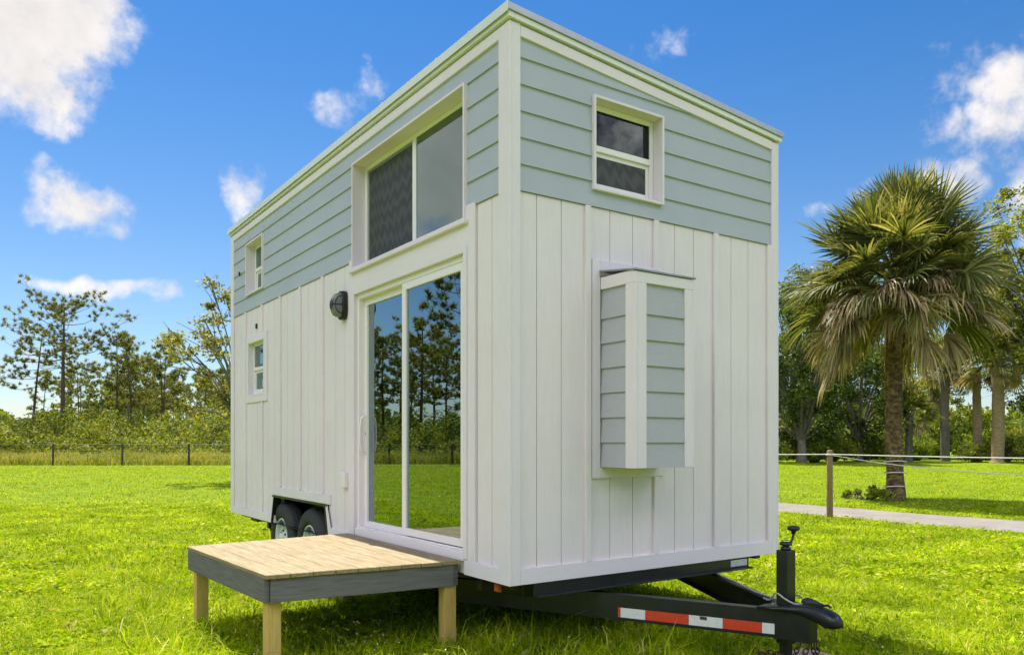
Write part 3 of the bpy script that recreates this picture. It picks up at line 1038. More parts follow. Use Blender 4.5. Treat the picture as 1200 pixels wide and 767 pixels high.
m_ = MB(); m_.hexa([(1.275, -1.16, .448), (1.315, -1.16, .448), (1.31, -1.27, .453), (1.28, -1.27, .453)],
                   [(1.275, -1.16, .468), (1.315, -1.16, .468), (1.31, -1.27, .475), (1.28, -1.27, .475)])
m_.tube([(1.295, -1.27, .465), (1.295, -1.31, .472), (1.295, -1.325, .462)], .008, 8)
m_.build('latch', BLACK, cp, .004)
m_ = MB()
m_.box(1.255, 1.335, -1.066, -.986, .20, .755)
m_.box(1.225, 1.365, -1.096, -.956, .409, .421)
jk = m_.build('jack', BLACK, ch, .004)
for bx_, by_ in ((1.245, -.972), (1.345, -.972), (1.245, -1.08), (1.345, -1.08)):
    b_ = MB(); b_.lathe([(.0, .434), (.011, .434), (.012, .421)], (bx_, by_, 0), 'z', 6, False); b_.build('bolt', STEEL, jk)
m_ = MB(); m_.box(1.268, 1.322, -1.053, -.999, .11, .1995); m_.box(1.21, 1.38, -1.11, -.94, .098, .1095); m_.build('jack_foot', BLACKMET, jk, .002)
m_ = MB(); m_.lathe([(.0, .756), (.030, .756), (.030, .772), (.022, .774), (.022, .782), (.036, .784), (.036, .800), (.02, .802), (.0, .802)], (1.295, -1.026, 0), 'z', 16)
m_.build('jack_head', BLACKMET, jk)
m_ = MB(); m_.lathe([(.0, .803), (.026, .803), (.028, .812), (.0, .812)], (1.295, -1.026, 0), 'z', 16); m_.build('jack_cap', STEEL, jk)
m_ = MB(); m_.tube([(1.312, -1.03, .800), (1.335, -1.035, .802), (1.345, -1.038, .825), (1.350, -1.040, .855)], .007, 8)
m_.lathe([(.0, .846), (.012, .848), (.014, .864), (.034, .872), (.038, .884), (.032, .894), (.0, .898)], (1.350, -1.040, 0), 'z', 16)
m_.build('crank', BLACK, jk)


def smooth(pts, k=5):
    P = [Vector(p) for p in pts]
    P = [P[0] * 2 - P[1]] + P + [P[-1] * 2 - P[-2]]
    out = []
    for i in range(1, len(P) - 2):
        for j in range(k):
            t = j / k
            out.append(.5 * ((2 * P[i]) + (P[i + 1] - P[i - 1]) * t + (2 * P[i - 1] - 5 * P[i] + 4 * P[i + 1] - P[i + 2]) * t * t + (3 * P[i] - P[i - 1] - 3 * P[i + 1] + P[i + 2]) * t ** 3))
    out.append(P[-2])
    return out


# brake cable looping from the right beam round the jack
m_ = MB()
m_.tube(smooth([(2.08, .35, .425), (1.90, .10, .43), (1.74, -.22, .422), (1.55, -.58, .415), (1.45, -.80, .418), (1.40, -.93, .430)]), .007, 6)
m_.tube(smooth([(1.74, -.22, .425), (1.62, -.40, .435), (1.50, -.62, .430), (1.43, -.85, .420)]), .005, 6)
m_.tube(smooth([(1.38, -.80, .422), (1.27, -.93, .445), (1.238, -1.0, .50), (1.24, -1.06, .475), (1.275, -1.10, .448), (1.33, -1.115, .446), (1.385, -1.09, .452), (1.41, -1.03, .47), (1.40, -.97, .465), (1.37, -.93, .44)]), .0055, 6)
m_.build('brake_cable', CABLE, ch)
m_ = MB()
m_.tube([(1.37 + .035 * math.cos(t), -1.13 + .035 * math.sin(t), .455 + .008 * math.sin(2 * t)) for t in [2 * math.pi * i / 18 for i in range(19)]], .011, 6)
m_.tube([(1.40, -1.14, .455), (1.42, -1.18, .44), (1.415, -1.20, .41)], .011, 6)
m_.build('plug_lead', BLACK, ch)
# safety chains hanging in loops below the coupler


def chain(pts, parent):
    m2 = MB()
    P = [Vector(p) for p in pts]
    n = 0
    for a, b in zip(P[:-1], P[1:]):
        c = (a + b) / 2; d = (b - a).normalized()
        s = d.cross(Vector((0, 0, 1)))
        if s.length < .1: s = Vector((1, 0, 0))
        s.normalize()
        if n % 2: s = d.cross(s)
        hl = (b - a).length * .68; hw = .013
        m2.tube([c + d * (hl * math.cos(t)) + s * (hw * math.sin(t)) for t in [2 * math.pi * i / 10 for i in range(11)]], .0042, 5, False)
        n += 1
    return m2.build('safety_chain', RUST, parent)


def sagpts(a, b, sag, n):
    a, b = Vector(a), Vector(b)
    return [a.lerp(b, i / n) - Vector((0, 0, sag * 4 * (i / n) * (1 - i / n))) for i in range(n + 1)]


chain(sagpts((1.245, -1.16, .235), (1.25, -1.02, .14), .06, 9), ch)
chain(sagpts((1.335, -1.18, .235), (1.36, -1.20, .235), .115, 11), ch)
chain(sagpts((1.285, -1.20, .235), (1.21, -1.05, .12), .06, 10), ch)
chain([(1.21 + .07 * math.cos(t * .9), -.98 + .075 * math.sin(t * .9), .112 + .012 * (i % 3)) for i, t in enumerate([.42 * k for k in range(18)])], ch)

# wheels
TY_R = .37


def wheel(x, y):
    w = MB(); n = 40
    s = -1
    w.lathe([(.205, .04), (.215, .012), (.25, .002), (.30, .0), (.340, .012), (.361, .035), (TY_R, .06), (TY_R, .15), (.361, .175), (.340, .198), (.30, .21), (.25, .208), (.205, .17)], (0, 0, 0), 'x', n)
    for q in (.082, .105, .128):
        w.lathe([(TY_R + .0008, q - .0), (TY_R + .004, q + .004), (TY_R + .004, q + .014), (TY_R + .0008, q + .018)], (0, 0, 0), 'x', n)
    t = w.build('wheel', RUBBER, house)
    t.location = (x, y, TY_R)
    r = MB()
    r.lathe([(.207, .035), (.200, .018), (.192, .018), (.186, .045), (.178, .07), (.165, .075)], (0, 0, 0), 'x', n)
    # disc with hand holes: eight spokes between ring and hub
    for k in range(8):
        a = 2 * math.pi * k / 8
        for da, db in ((-.27, .27),):
            p = []
            for rr, aa in ((.170, a + da), (.170, a + db), (.085, a + db * 1.45), (.085, a + da * 1.45)):
                p.append((rr * math.cos(aa), rr * math.sin(aa)))
            r.prism(p, lambda u, v, d_: (d_, u, v), .062, .074)
    r.lathe([(.10, .060), (.095, .050), (.07, .045), (.045, .044), (.045, .02), (.038, .006), (.0, .004)], (0, 0, 0), 'x', 20)
    r.build('rim', RIMP, t)
    b_ = MB()
    for k in range(6):
        a = 2 * math.pi * (k + .5) / 6
        b_.lathe([(.0, .028), (.011, .030), (.012, .046)], (0, .07 * math.cos(a), .07 * math.sin(a)), 'x', 6)
    b_.lathe([(.0, .12), (.17, .11), (.17, .09)], (0, 0, 0), 'x', 20)
    b_.build('lug_nuts', BLACKMET, t)
    return t


w0 = wheel(.035, 4.455)
for x, y, rzz in ((.035, 3.60, 0), (WID - .035, 4.455, math.pi), (WID - .035, 3.60, math.pi)):
    w = copy_tree(w0, house)
    w.location = (x, y, TY_R); w.rotation_euler = (R(17) if rzz == 0 else 0, 0, rzz)
m_ = MB()
for yy in (4.455, 3.60): m_.box(.31, WID - .31, yy - .03, yy + .03, .30, .36)
m_.build('axle', BLACK, ch)

# timber under the jack
m_ = MB(); m_.box(1.10, 1.70, -1.19, -.88, .0, .055); m_.box(1.15, 1.64, -1.165, -.905, .0555, .0975)
blk = m_.build('timber_block', BLOCKWOOD, None, .004)
tag(blk, 'stack of pale timber blocks under the trailer jack', 'block')

# ------------------------------------------------------------------ the low timber deck at the door
deck = empty('porch_deck', (-.66, 1.5, 0), 'low deck of new pine boards with charcoal rim before the glass door', 'deck')
DZ = .607
A, B, C, D = Vector((-.012, .570)), Vector((-1.270, .715)), Vector((-1.362, 2.345)), Vector((-.012, 2.475))
dinv = Vector((.66, -1.5))


def dl(p): return p + dinv


nb = 9
for i in range(nb):
    f0 = i / nb; f1 = (i + 1) / nb - (.0035 if i < nb - 1 else 0)
    e = (random.Random(i).uniform(-.006, .006))
    a, b = dl(A.lerp(B, f0)), dl(A.lerp(B, f1))
    c, d_ = dl(D.lerp(C, f1)), dl(D.lerp(C, f0))
    yy = Vector((0, -.012 + e))
    m_ = MB()
    m_.hexa([(*(p), DZ - .026) for p in (d_, c, b + yy, a + yy)], [(*(p), DZ) for p in (d_, c, b + yy, a + yy)])
    m_.v = [m_.v[k] for k in range(len(m_.v))]
    o = m_.build('board', DECKWOOD, deck, .003)
    for v_ in (.025, .33, .66, .975):
        for w_ in (.25, .75):
            q = a.lerp(b, w_).lerp(d_.lerp(c, w_), v_)
            sc = MB(); sc.lathe([(.0, .6075), (.0042, .6073), (.0046, .6062)], (q.x, q.y, 0), 'z', 8)
            sc.build('screw', STEEL, o)
ctr = dl((A + B + C + D) / 4)
ins = lambda p, t: dl(p).lerp(ctr, t)


def rim(p, q, mat=GREYWOOD, w=.036):
    m2 = MB()
    p3, q3 = Vector((*p, DZ - .0265 - .073)), Vector((*q, DZ - .0265 - .073))
    m2.beam(p3, q3, w, .145)
    return m2.build('rim_board', mat, deck, .003)


k_ = .028
a, b, c, d_ = (ins(p, k_) for p in (A, B, C, D))
u_ab = (b - a).normalized(); u_bc = (c - b).normalized(); u_cd = (d_ - c).normalized(); u_da = (a - d_).normalized()
rim(a + u_ab * .020, b - u_ab * .019); rim(b + u_bc * .0, c); rim(c + u_cd * .019, d_ - u_cd * .02); rim(d_, a)
# posts
for p, q in ((a, .055), (b, .09), (c, .09), (d_, .055)):
    cc = p.lerp(ctr, q)
    m_ = MB(); m_.box(cc.x - .044, cc.x + .044, cc.y - .044, cc.y + .044, 0, DZ - .172)
    m_.build('leg', POSTWOOD, deck, .004)
m_ = MB()
for i in range(1, 4):
    p = b.lerp(c, i / 4); q = a.lerp(d_, i / 4)
    m_.beam((*p.lerp(q, .02), DZ - .09), (*q.lerp(p, .02), DZ - .09), .036, .12)
m_.build('joist', POSTWOOD, deck)

# ------------------------------------------------------------------ foliage builders


def leaf_verts(c, size, rng, up=.3, ratio=.45):
    n = len(c)
    t1 = rng.normal(size=(n, 3)); t1[:, 2] *= (1 - up); t1 /= np.linalg.norm(t1, axis=1)[:, None]
    t2 = rng.normal(size=(n, 3)); t2[:, 2] *= (1 - up)
    t2 -= t1 * (t1 * t2).sum(1)[:, None]; t2 /= np.linalg.norm(t2, axis=1)[:, None]
    s = np.asarray(size).reshape(-1, 1) * np.ones((n, 1))
    v = np.stack([c - t1 * s, c + t2 * s * ratio - t1 * s * .1, c + t1 * s, c - t2 * s * ratio - t1 * s * .1], 1).reshape(-1, 3)
    f = np.arange(4 * n).reshape(n, 4)
    return v, f


def blob_points(cs, rs, per, rng, shell=.55):
    """points through ellipsoidal clumps, denser to the outside"""
    cs = np.asarray(cs); rs = np.asarray(rs)
    d = rng.normal(size=(len(cs), per, 3)); d /= np.linalg.norm(d, axis=2)[:, :, None]
    rad = shell + (1 - shell) * rng.random((len(cs), per, 1))
    rad *= np.where(rng.random((len(cs), per, 1)) < .25, rng.random((len(cs), per, 1)), 1)
    return (cs[:, None, :] + d * rad * rs[:, None, :]).reshape(-1, 3)


def needle_tufts(tips, dirs, rng, per=22, ln=.30, wd=.030):
    per = int(per * 1.5); wd = wd * 1.55
    n = len(tips)
    d = rng.normal(size=(n, per, 3))
    d = d / np.linalg.norm(d, axis=2)[:, :, None] + np.asarray(dirs)[:, None, :] * .55
    d[:, :, 2] += .12
    d /= np.linalg.norm(d, axis=2)[:, :, None]
    s = np.cross(d, rng.normal(size=(n, per, 3))); s /= np.linalg.norm(s, axis=2)[:, :, None]
    b = np.asarray(tips)[:, None, :] + rng.normal(size=(n, per, 3)) * .05
    l = ln * (.6 + .6 * rng.random((n, per, 1)))
    v = np.stack([b - s * wd * .5, b + s * wd * .5, b + d * l], 2).reshape(-1, 3)
    return v, np.arange(n * per * 3).reshape(-1, 3)


def pine(seed, height, crown, spread, limbs, name, label, group=None, trunk_r=.2, tufts=9, fork=False, per=22, ln=.3, wd=.03):
    r = np.random.default_rng(seed)
    root = empty(name, (0, 0, 0), label, 'tree', group)
    lean = r.normal(size=2) * .025 * height
    t = MB()
    zs = np.linspace(0, 1, 9)
    ph = r.random() * 6
    def tp(f):
        return Vector((lean[0] * f * f + .012 * height * math.sin(3.2 * f + ph), lean[1] * f * f + .012 * height * math.cos(2.7 * f + ph), height * f))
    o0 = tp(0); o0.z = 0
    T = lambda f: tp(f) - o0
    t.tube([T(f) for f in zs], [trunk_r * (1.18 - .2 * min(1, f * 8)) * (1 - .80 * f) for f in zs], 8)
    tips, dirs = [], []
    for i in range(limbs):
        q = (i + r.random() * .8) / limbs
        f = crown + (1 - crown) * q
        az = i * 2.4 + r.normal() * .5
        shape = (math.sin(math.pi * min(1, .22 + .70 * q)) ** .8)
        L = spread * shape * (.65 + .5 * r.random())
        rise = (.05 + .65 * q) * (.6 + .7 * r.random())
        p0 = T(f)
        hd = Vector((math.cos(az), math.sin(az), 0))
        pts = []
        for s in np.linspace(0, 1, 6):
            pts.append(p0 + hd * (L * s) + Vector((0, 0, L * rise * s * s ** .4 - .10 * L * math.sin(math.pi * s))) + Vector(tuple(r.normal(size=3) * .05 * L * s)))
        br = max(.018, trunk_r * (1 - .8 * f) * .45)
        t.tube(pts, [br * (1 - .8 * s) for s in np.linspace(0, 1, 6)], 5, False)
        for k in range(tufts):
            s = .45 + .55 * r.random()
            idx = min(4, int(s * 5)); fr = s * 5 - idx
            p = pts[idx].lerp(pts[idx + 1], fr)
            sd = Vector(tuple(r.normal(size=3))); sd.z = abs(sd.z) * .5
            off = sd.normalized() * (.10 + .24 * r.random()) * (L ** .6)
            tip = p + off
            if k % 2 == 0: t.tube([p, p.lerp(tip, .5) + Vector((0, 0, -.02)), tip], .012, 3, False)
            tips.append(tuple(tip)); dirs.append(tuple((off.normalized() + hd * .3 + Vector((0, 0, .35))).normalized()))
    for k in range(6):
        tips.append(tuple(T(1) + Vector(tuple(r.normal(size=3) * .18)))); dirs.append((0, 0, 1))
    # some bare dead stubs below the crown
    for k in range(4):
        f = crown * (.55 + .45 * r.random()); az = r.random() * 6.3; L = spread * (.15 + .3 * r.random())
        p0 = T(f); t.tube([p0, p0 + Vector((math.cos(az) * L * .5, math.sin(az) * L * .5, .02)), p0 + Vector((math.cos(az) * L, math.sin(az) * L, .18 * L))], [.03, .02, .008], 4, False)
    t.build('trunk', BARK, root)
    v, fcs = needle_tufts(tips, dirs, r, per, ln, wd)
    np_mesh('crown', v, fcs, NEEDLES, root)
    return root


def broadleaf(seed, height, rad, name, label, mat, bark=GREYBARK, group=None, trunk_r=.2, clumps=40, per=110, leaf=.13, base=.35, flat=.75, cl_r=.6, lean=(0, 0), fill=1.0):
    r = np.random.default_rng(seed)
    root = empty(name, (0, 0, 0), label, 'tree', group)
    t = MB()
    fk = height * base
    top = Vector((lean[0] * .5, lean[1] * .5, fk))
    t.tube([(0, 0, 0), top * .5 + Vector((.06, -.05, 0)), top], [trunk_r * 1.25, trunk_r, trunk_r * .85], 9)
    cen = Vector((lean[0], lean[1], fk + (height - fk) * .52)); rv = (height - fk) * .56
    cs, rs = [], []
    nl = max(6, clumps // 5)
    for i in range(clumps):
        u = r.normal(size=3); u /= np.linalg.norm(u)
        m_r = (.45 + .55 * r.random()) * fill
        p = cen + Vector((u[0] * rad * m_r, u[1] * rad * m_r, u[2] * rv * m_r))
        if p.z < fk * .75: p.z = fk * .75 + r.random() * .5
        cs.append(tuple(p)); q = cl_r * (.6 + .7 * r.random()); rs.append((q, q, q * flat))
        if i < nl * 2:
            st = top.lerp(Vector((0, 0, fk * .7)), r.random() * .6)
            mid = st.lerp(p, .5) + Vector((0, 0, .12 * (p - st).length))
            t.tube([st, mid, p], [trunk_r * .42, trunk_r * .24, .02], 5, False)
            for k in range(3):
                q2 = p + Vector(tuple(r.normal(size=3) * cl_r * .8)); t.tube([mid.lerp(p, .5), q2], [.02, .008], 3, False)
    t.build('trunk', bark, root)
    pts = blob_points(cs, rs, per, r, .35)
    v, f = leaf_verts(pts, leaf * (.6 + .6 * r.random(len(pts))), r)
    np_mesh('crown', v, f, mat, root)
    return root


def shrub(seed, h_, rad, name, label, mat, group=None, clumps=14, per=90, leaf=.10):
    r = np.random.default_rng(seed)
    root = empty(name, (0, 0, 0), label, 'shrub', group)
    cs, rs = [], []
    t = MB()
    for i in range(clumps):
        a = r.random() * 6.283; q = rad * math.sqrt(r.random()) * .85
        z = h_ * (.25 + .6 * r.random() * (1 - .45 * (q / rad)))
        cs.append((q * math.cos(a), q * math.sin(a), z)); s = h_ * .26 * (.7 + .6 * r.random()); rs.append((s * 1.15, s * 1.15, s))
        t.tube([(q * .15 * math.cos(a), q * .15 * math.sin(a), 0), (q * math.cos(a) * .8, q * math.sin(a) * .8, z)], [.03, .008], 4, False)
    t.build('stem', GREYBARK, root)
    pts = blob_points(cs, rs, per, r, .3); pts = pts[pts[:, 2] > .03]
    v, f = leaf_verts(pts, leaf * (.6 + .6 * r.random(len(pts))), r, .1)
    np_mesh('foliage', v, f, mat, root)
    return root


def fan_frond(base, dr, petiole, fan, rng, n=30, open_=1.75, droop=.5, wid=.05, curl=.0):
    """one costapalmate leaf: stalk, then leaflets spread in a fan whose tips hang"""
    dr = np.asarray(dr, float); dr /= np.linalg.norm(dr)
    up = np.array([0, 0, 1.0])
    sd = np.cross(dr, up)
    if np.linalg.norm(sd) < .05: sd = np.array([1.0, 0, 0])
    sd /= np.linalg.norm(sd)
    nm = np.cross(sd, dr)
    roll = rng.normal() * .5
    sd, nm = sd * math.cos(roll) + nm * math.sin(roll), nm * math.cos(roll) - sd * math.sin(roll)
    base = np.asarray(base, float)
    V, Fc = [], []
    def strip(P, W, sdirs):
        o = len(V)
        for p, w, s in zip(P, W, sdirs):
            V.append(p - s * w / 2); V.append(p + s * w / 2)
        for i in range(len(P) - 1):
            Fc.append((o + 2 * i, o + 2 * i + 1, o + 2 * i + 3, o + 2 * i + 2))
    pe = [base + dr * petiole * t - up * (.18 * droop * petiole * t * t) for t in (0, .5, 1)]
    strip(pe, [.045, .035, .03], [sd] * 3)
    hub = pe[-1]; d2 = pe[2] - pe[1]; d2 /= np.linalg.norm(d2)
    for k in range(n):
        a = (k / (n - 1) - .5) * 2 * open_
        dd = d2 * math.cos(a) + sd * math.sin(a) + nm * (.22 * abs(math.sin(a)) + rng.normal() * .06)
        dd /= np.linalg.norm(dd)
        L = fan * (1 - .28 * (abs(a) / open_) ** 2) * (.9 + .2 * rng.random())
        st = hub + d2 * fan * .16 * math.cos(a * .8)
        s = np.cross(dd, nm); s /= np.linalg.norm(s) + 1e-9
        s = s + nm * rng.normal() * .35
        P, W = [], []
        hang = droop * (.75 + .5 * rng.random())
        for t in (0, .3, .6, .82, 1.0):
            p = st + dd * L * t * (1 - .18 * hang * t * t) - up * (hang * L * .62 * max(0, t - .28) ** 1.7)
            P.append(p); W.append(wid * (.5, 1.0, .85, .5, .06)[len(W)])
        strip(P, W, [s] * 5)
    return V, Fc


def fronds(name, specs, rng, mat, parent):
    AV, AF = [], []
    for sp in specs:
        V, Fc = fan_frond(*sp[:4], rng, **sp[4])
        o = len(AV)
        AV += V; AF += [tuple(i + o for i in f) for f in Fc]
    return np_mesh(name, np.array(AV), np.array(AF), mat, parent)


def sabal(seed, height, crown_z, reach, name, label, trunk_r=.2, ngreen=46, ndead=20, bark=PALMBARK, group=None, nleaf=30, deadlow=1.0, wid=.05):
    r = np.random.default_rng(seed)
    root = empty(name, (0, 0, 0), label, 'palm tree', group)
    t = MB()
    zs = np.linspace(0, crown_z, 26)
    t.tube([(.05 * math.sin(z * .9 + seed), .04 * math.cos(z * .7 + seed), z) for z in zs],
           [trunk_r * (1.22 if z < .1 else 1.08 if z < .35 else 1.0) * (1 + .05 * r.normal()) for z in zs], 14)
    t.build('trunk', bark, root)
    for k in range(26):            # old leaf bases under the crown
        bt = MB()
        z = crown_z - 1.5 * r.random(); a = k * 2.4
        p = Vector((math.cos(a) * trunk_r * .8, math.sin(a) * trunk_r * .8, z))
        bt.tube([p, p + Vector((math.cos(a) * .13, math.sin(a) * .13, .17))], [.045, .02], 4)
        bt.build('leaf_base', BARK, root)
    gs = []
    for k in range(ngreen):
        q = (k + .5) / ngreen
        az = k * 2.39996 + r.normal() * .15
        elv = R(88 - 108 * q + r.normal() * 12)
        dr = (math.cos(az) * math.cos(elv), math.sin(az) * math.cos(elv), math.sin(elv))
        pet = reach * (.38 + .22 * r.random()) * (1 - .10 * (1 - q)); fan = reach * (.36 + .10 * r.random())
        base = (math.cos(az) * trunk_r * .5, math.sin(az) * trunk_r * .5, crown_z - .05 + .35 * (1 - q))
        gs.append((base, dr, pet, fan, dict(n=nleaf, open_=1.6 + .5 * r.random(), droop=.14 + 1.0 * q * q * (.6 + .6 * r.random()), wid=wid)))
    for k in range(ngreen // 3 if ndead > 20 else 0):      # young and crowded leaves filling the heart of the crown
        az = r.random() * 6.283; elv = R(-32 + 85 * r.random())
        dr = (math.cos(az) * math.cos(elv), math.sin(az) * math.cos(elv), math.sin(elv))
        gs.append(((0, 0, crown_z - .1 + .4 * r.random()), dr, reach * (.14 + .22 * r.random()), reach * (.26 + .12 * r.random()), dict(n=nleaf, open_=1.2 + .5 * r.random(), droop=.5 + .5 * r.random(), wid=wid)))
    fronds('crown', gs, r, FROND, root)
    if ndead:
        ds = []
        for k in range(ndead):
            az = k * 2.39996 + .7 + r.normal() * .2
            elv = R(28 - 66 * r.random())
            dr = (math.cos(az) * math.cos(elv), math.sin(az) * math.cos(elv), math.sin(elv))
            base = (math.cos(az) * trunk_r * .8, math.sin(az) * trunk_r * .8, crown_z - .1 - .5 * r.random())
            ds.append((base, dr, reach * (.26 + .30 * r.random()), reach * (.27 + .15 * r.random()) * deadlow, dict(n=nleaf - 6, open_=.8 + .9 * r.random(), droop=.95 + .6 * r.random(), wid=wid)))
        fronds('dead_fronds', ds, r, DEADFROND, root)
    return root


# ------------------------------------------------------------------ trees on the right
palm = sabal(11, 7.8, 5.15, 2.7, 'palm_tree', 'tall cabbage palm with shaggy brown skirt and rope-ringed trunk beside the sandy path', .192, 112, 62, PALMBARK, None, 36)
palm.location = (15.60, 6.47, 0)
palm.rotation_euler = (0, 0, .6)
for zz, tx in ((.33, 'lowest'), (.66, 'middle'), (.93, 'highest')):
    m_ = MB()
    m_.tube([(15.60 + .04 * math.sin(zz * .9 + 11) + .245 * math.cos(t), 6.47 + .245 * math.sin(t), zz + .012 * math.sin(t * 2)) for t in [2 * math.pi * i / 28 for i in range(29)]], .014, 6)
    tag(m_.build('rope_loop', ROPE), tx + ' of the pale rope loops wound round the shaggy palm trunk', 'rope', 'rope loops on the palm trunk')
# fern patch at the palm foot
sh = shrub(31, .34, .95, 'fern', 'low dark fern patch at the foot of the shaggy palm', SHRUBLEAF, None, 16, 60, .07)
sh.location = (15.1, 6.95, 0)


def put(o, X, Z, s=1.0, rz_=0):
    o.location = (*at(X, Z), 0); o.rotation_euler = (0, 0, rz_); o.scale = (s, s, s)
    return o


put(broadleaf(41, 13.0, 4.2, 'oak_tree', 'dark dense oak directly behind the house corner, left of the shaggy palm', OAKLEAF, group='trees behind the right lawn', trunk_r=.30, clumps=110, per=190, leaf=.15, base=.12, cl_r=1.0), 19.0, 52)
put(broadleaf(42, 9.0, 3.4, 'oak_tree', 'dark oak seen through the gap right behind the shaggy palm trunk', OAKLEAF, group='trees behind the right lawn', trunk_r=.26, clumps=70, per=170, leaf=.15, base=.15, cl_r=.95), 24.5, 56)
put(broadleaf(43, 17.5, 4.8, 'yellow_green_tree', 'tall yellow green tree at the right edge above two tan palm trunks', YELLOWLEAF, group='trees behind the right lawn', trunk_r=.26, clumps=190, per=210, leaf=.14, base=.28, cl_r=.95), 33.4, 49)
put(broadleaf(44, 10.5, 3.6, 'yellow_green_tree', 'lower yellow green tree between the shaggy palm and the tall right one', YELLOWLEAF, group='trees behind the right lawn', trunk_r=.22, clumps=70, per=150, leaf=.15, base=.36, cl_r=.95), 35.0, 66)
put(broadleaf(45, 14.0, 5.0, 'oak_tree', 'tall grey green oak far back at the right edge', OAKLEAF, group='trees behind the right lawn', trunk_r=.26, clumps=100, per=150, leaf=.17, base=.25, cl_r=1.1), 46.0, 68)
put(broadleaf(46, 12.5, 4.0, 'oak_tree', 'slim oak just showing past the right edge of the house wall', OAKLEAF, group='trees behind the right lawn', trunk_r=.22, clumps=80, per=130, leaf=.16, base=.25, cl_r=.95), 24.0, 70)
put(broadleaf(47, 11.5, 4.0, 'oak_tree', 'round oak in the back row behind the small palm', OAKLEAF, group='trees behind the right lawn', trunk_r=.24, clumps=80, per=150, leaf=.17, base=.2, cl_r=1.0), 33.0, 76)
p2 = put(sabal(12, 5.6, 3.3, 2.1, 'palm_tree', 'small green palm far behind, just right of the shaggy palm trunk', .24, 30, 8, GREYBARK, None, 22, wid=.07), 27.6, 55)
p3 = put(sabal(13, 9, 6.8, 2.6, 'palm_tree', 'thicker of the two tan trunked palms at the right edge', .36, 34, 14, TANBARK, None, 22, wid=.08), 31.6, 51.5)
p4 = put(sabal(14, 9, 6.5, 2.5, 'palm_tree', 'thinner of the two tan trunked palms at the right edge', .27, 30, 12, TANBARK, None, 22, wid=.08), 32.0, 54.5)
p5 = put(sabal(15, 8.5, 6.6, 2.2, 'palm_tree', 'grey trunked palm standing alone midway between the shaggy palm and the right edge', .30, 28, 8, GREYBARK, None, 22, wid=.08), 30.6, 56)
# understorey shrubs along the back of the right lawn
sp = [(17.5, 54, 2.6, 2.2, 0), (20.2, 53, 2.2, 2.0, 0), (22.6, 56, 2.8, 2.3, 0), (25.4, 57, 2.0, 2.0, 0), (28.6, 63, 3.6, 2.8, 1), (31.4, 66, 4.0, 3.0, 1),
      (34.2, 64, 3.8, 3.0, 1), (33.6, 54.0, 2.2, 1.8, 0), (31.2, 53.2, 1.5, 1.4, 0), (36.0, 55, 2.6, 2.2, 0), (38.6, 57, 3.0, 2.4, 0), (16.0, 50, 1.6, 1.6, 0),
      (26.8, 70, 4.2, 3.2, 1), (29.6, 58, 1.8, 1.5, 1), (28.4, 60, 2.6, 1.9, 1), (37, 80, 6.4, 4.2, 0), (32.8, 72, 5.2, 3.2, 1), (41, 76, 6.0, 4.0, 0), (35.5, 60, 2.6, 2.0, 1), (30.4, 62, 3.0, 2.0, 1), (40.5, 62, 4.0, 3.2, 1), (22.8, 64, 3.6, 3.0, 0), (18.5, 62, 4.0, 3.2, 0), (36.6, 72, 4.6, 3.6, 0), (42, 70, 5, 3.6, 0)]
protos = [shrub(60, 1.0, .95, 'shrub', 'dark green shrub in the row behind the right lawn', SHRUBLEAF, 'dark shrubs behind the right lawn', 26, 130, .062),
          shrub(61, 1.0, .95, 'shrub', 'sunlit bright green shrub in the row behind the right lawn', BRIGHTSHRUB, 'bright shrubs behind the right lawn', 26, 130, .062)]
used = [0, 0]
for i, (X, Z, h_, w_, k) in enumerate(sp):
    o = protos[k] if not used[k] else copy_tree(protos[k])
    used[k] = 1
    o.location = (*at(X, Z), 0); o.rotation_euler = (0, 0, i * 1.7); o.scale = (w_, w_, h_)

# ------------------------------------------------------------------ pines on the left and round the field
big = pine(21, 13.0, .63, 5.3, 27, 'pine_tree', 'biggest flat topped pine in the left treeline, thick straight trunk', None, .26, 15, per=26)
put(big, -34.0, 60, .90, .4)
b2 = pine(22, 11.8, .58, 3.3, 18, 'pine_tree', 'slimmer pine close beside the biggest pine, on its left', None, .19, 13, per=24)
put(b2, -37.0, 61, .80, 2.0)
b3 = pine(23, 10.6, .55, 2.9, 16, 'pine_tree', 'thin pine next to the right of the biggest pine', None, .13, 12, per=22)
put(b3, -31.1, 62, .90, 1.0)
b4 = pine(24, 9.8, .42, 2.7, 18, 'pine_tree', 'short crowned pine second to the right of the biggest pine', None, .15, 12, per=22)
put(b4, -28.9, 60, .90, 3.0)
b5 = pine(25, 10.0, .62, 2.6, 15, 'pine_tree', 'pine cut by the left edge of the photo', None, .16, 12, per=22)
put(b5, -40.0, 60, .80, 3.6)

far_protos = [pine(100 + i, 9.0 + i * .5, .5, 2.3 + .15 * i, 15, 'pine_tree', 'slender distant pine in the thin stand behind the wire fence', 'slender pines behind the wire fence', .12, 10, per=18, ln=.34, wd=.04) for i in range(4)]
fr = random.Random(5)
first = [True] * 4


def far_pine(X, Z, s, k=None):
    k = fr.randrange(4) if k is None else k
    o = far_protos[k] if first[k] else copy_tree(far_protos[k])
    first[k] = False
    return put(o, X, Z, s, fr.random() * 6)


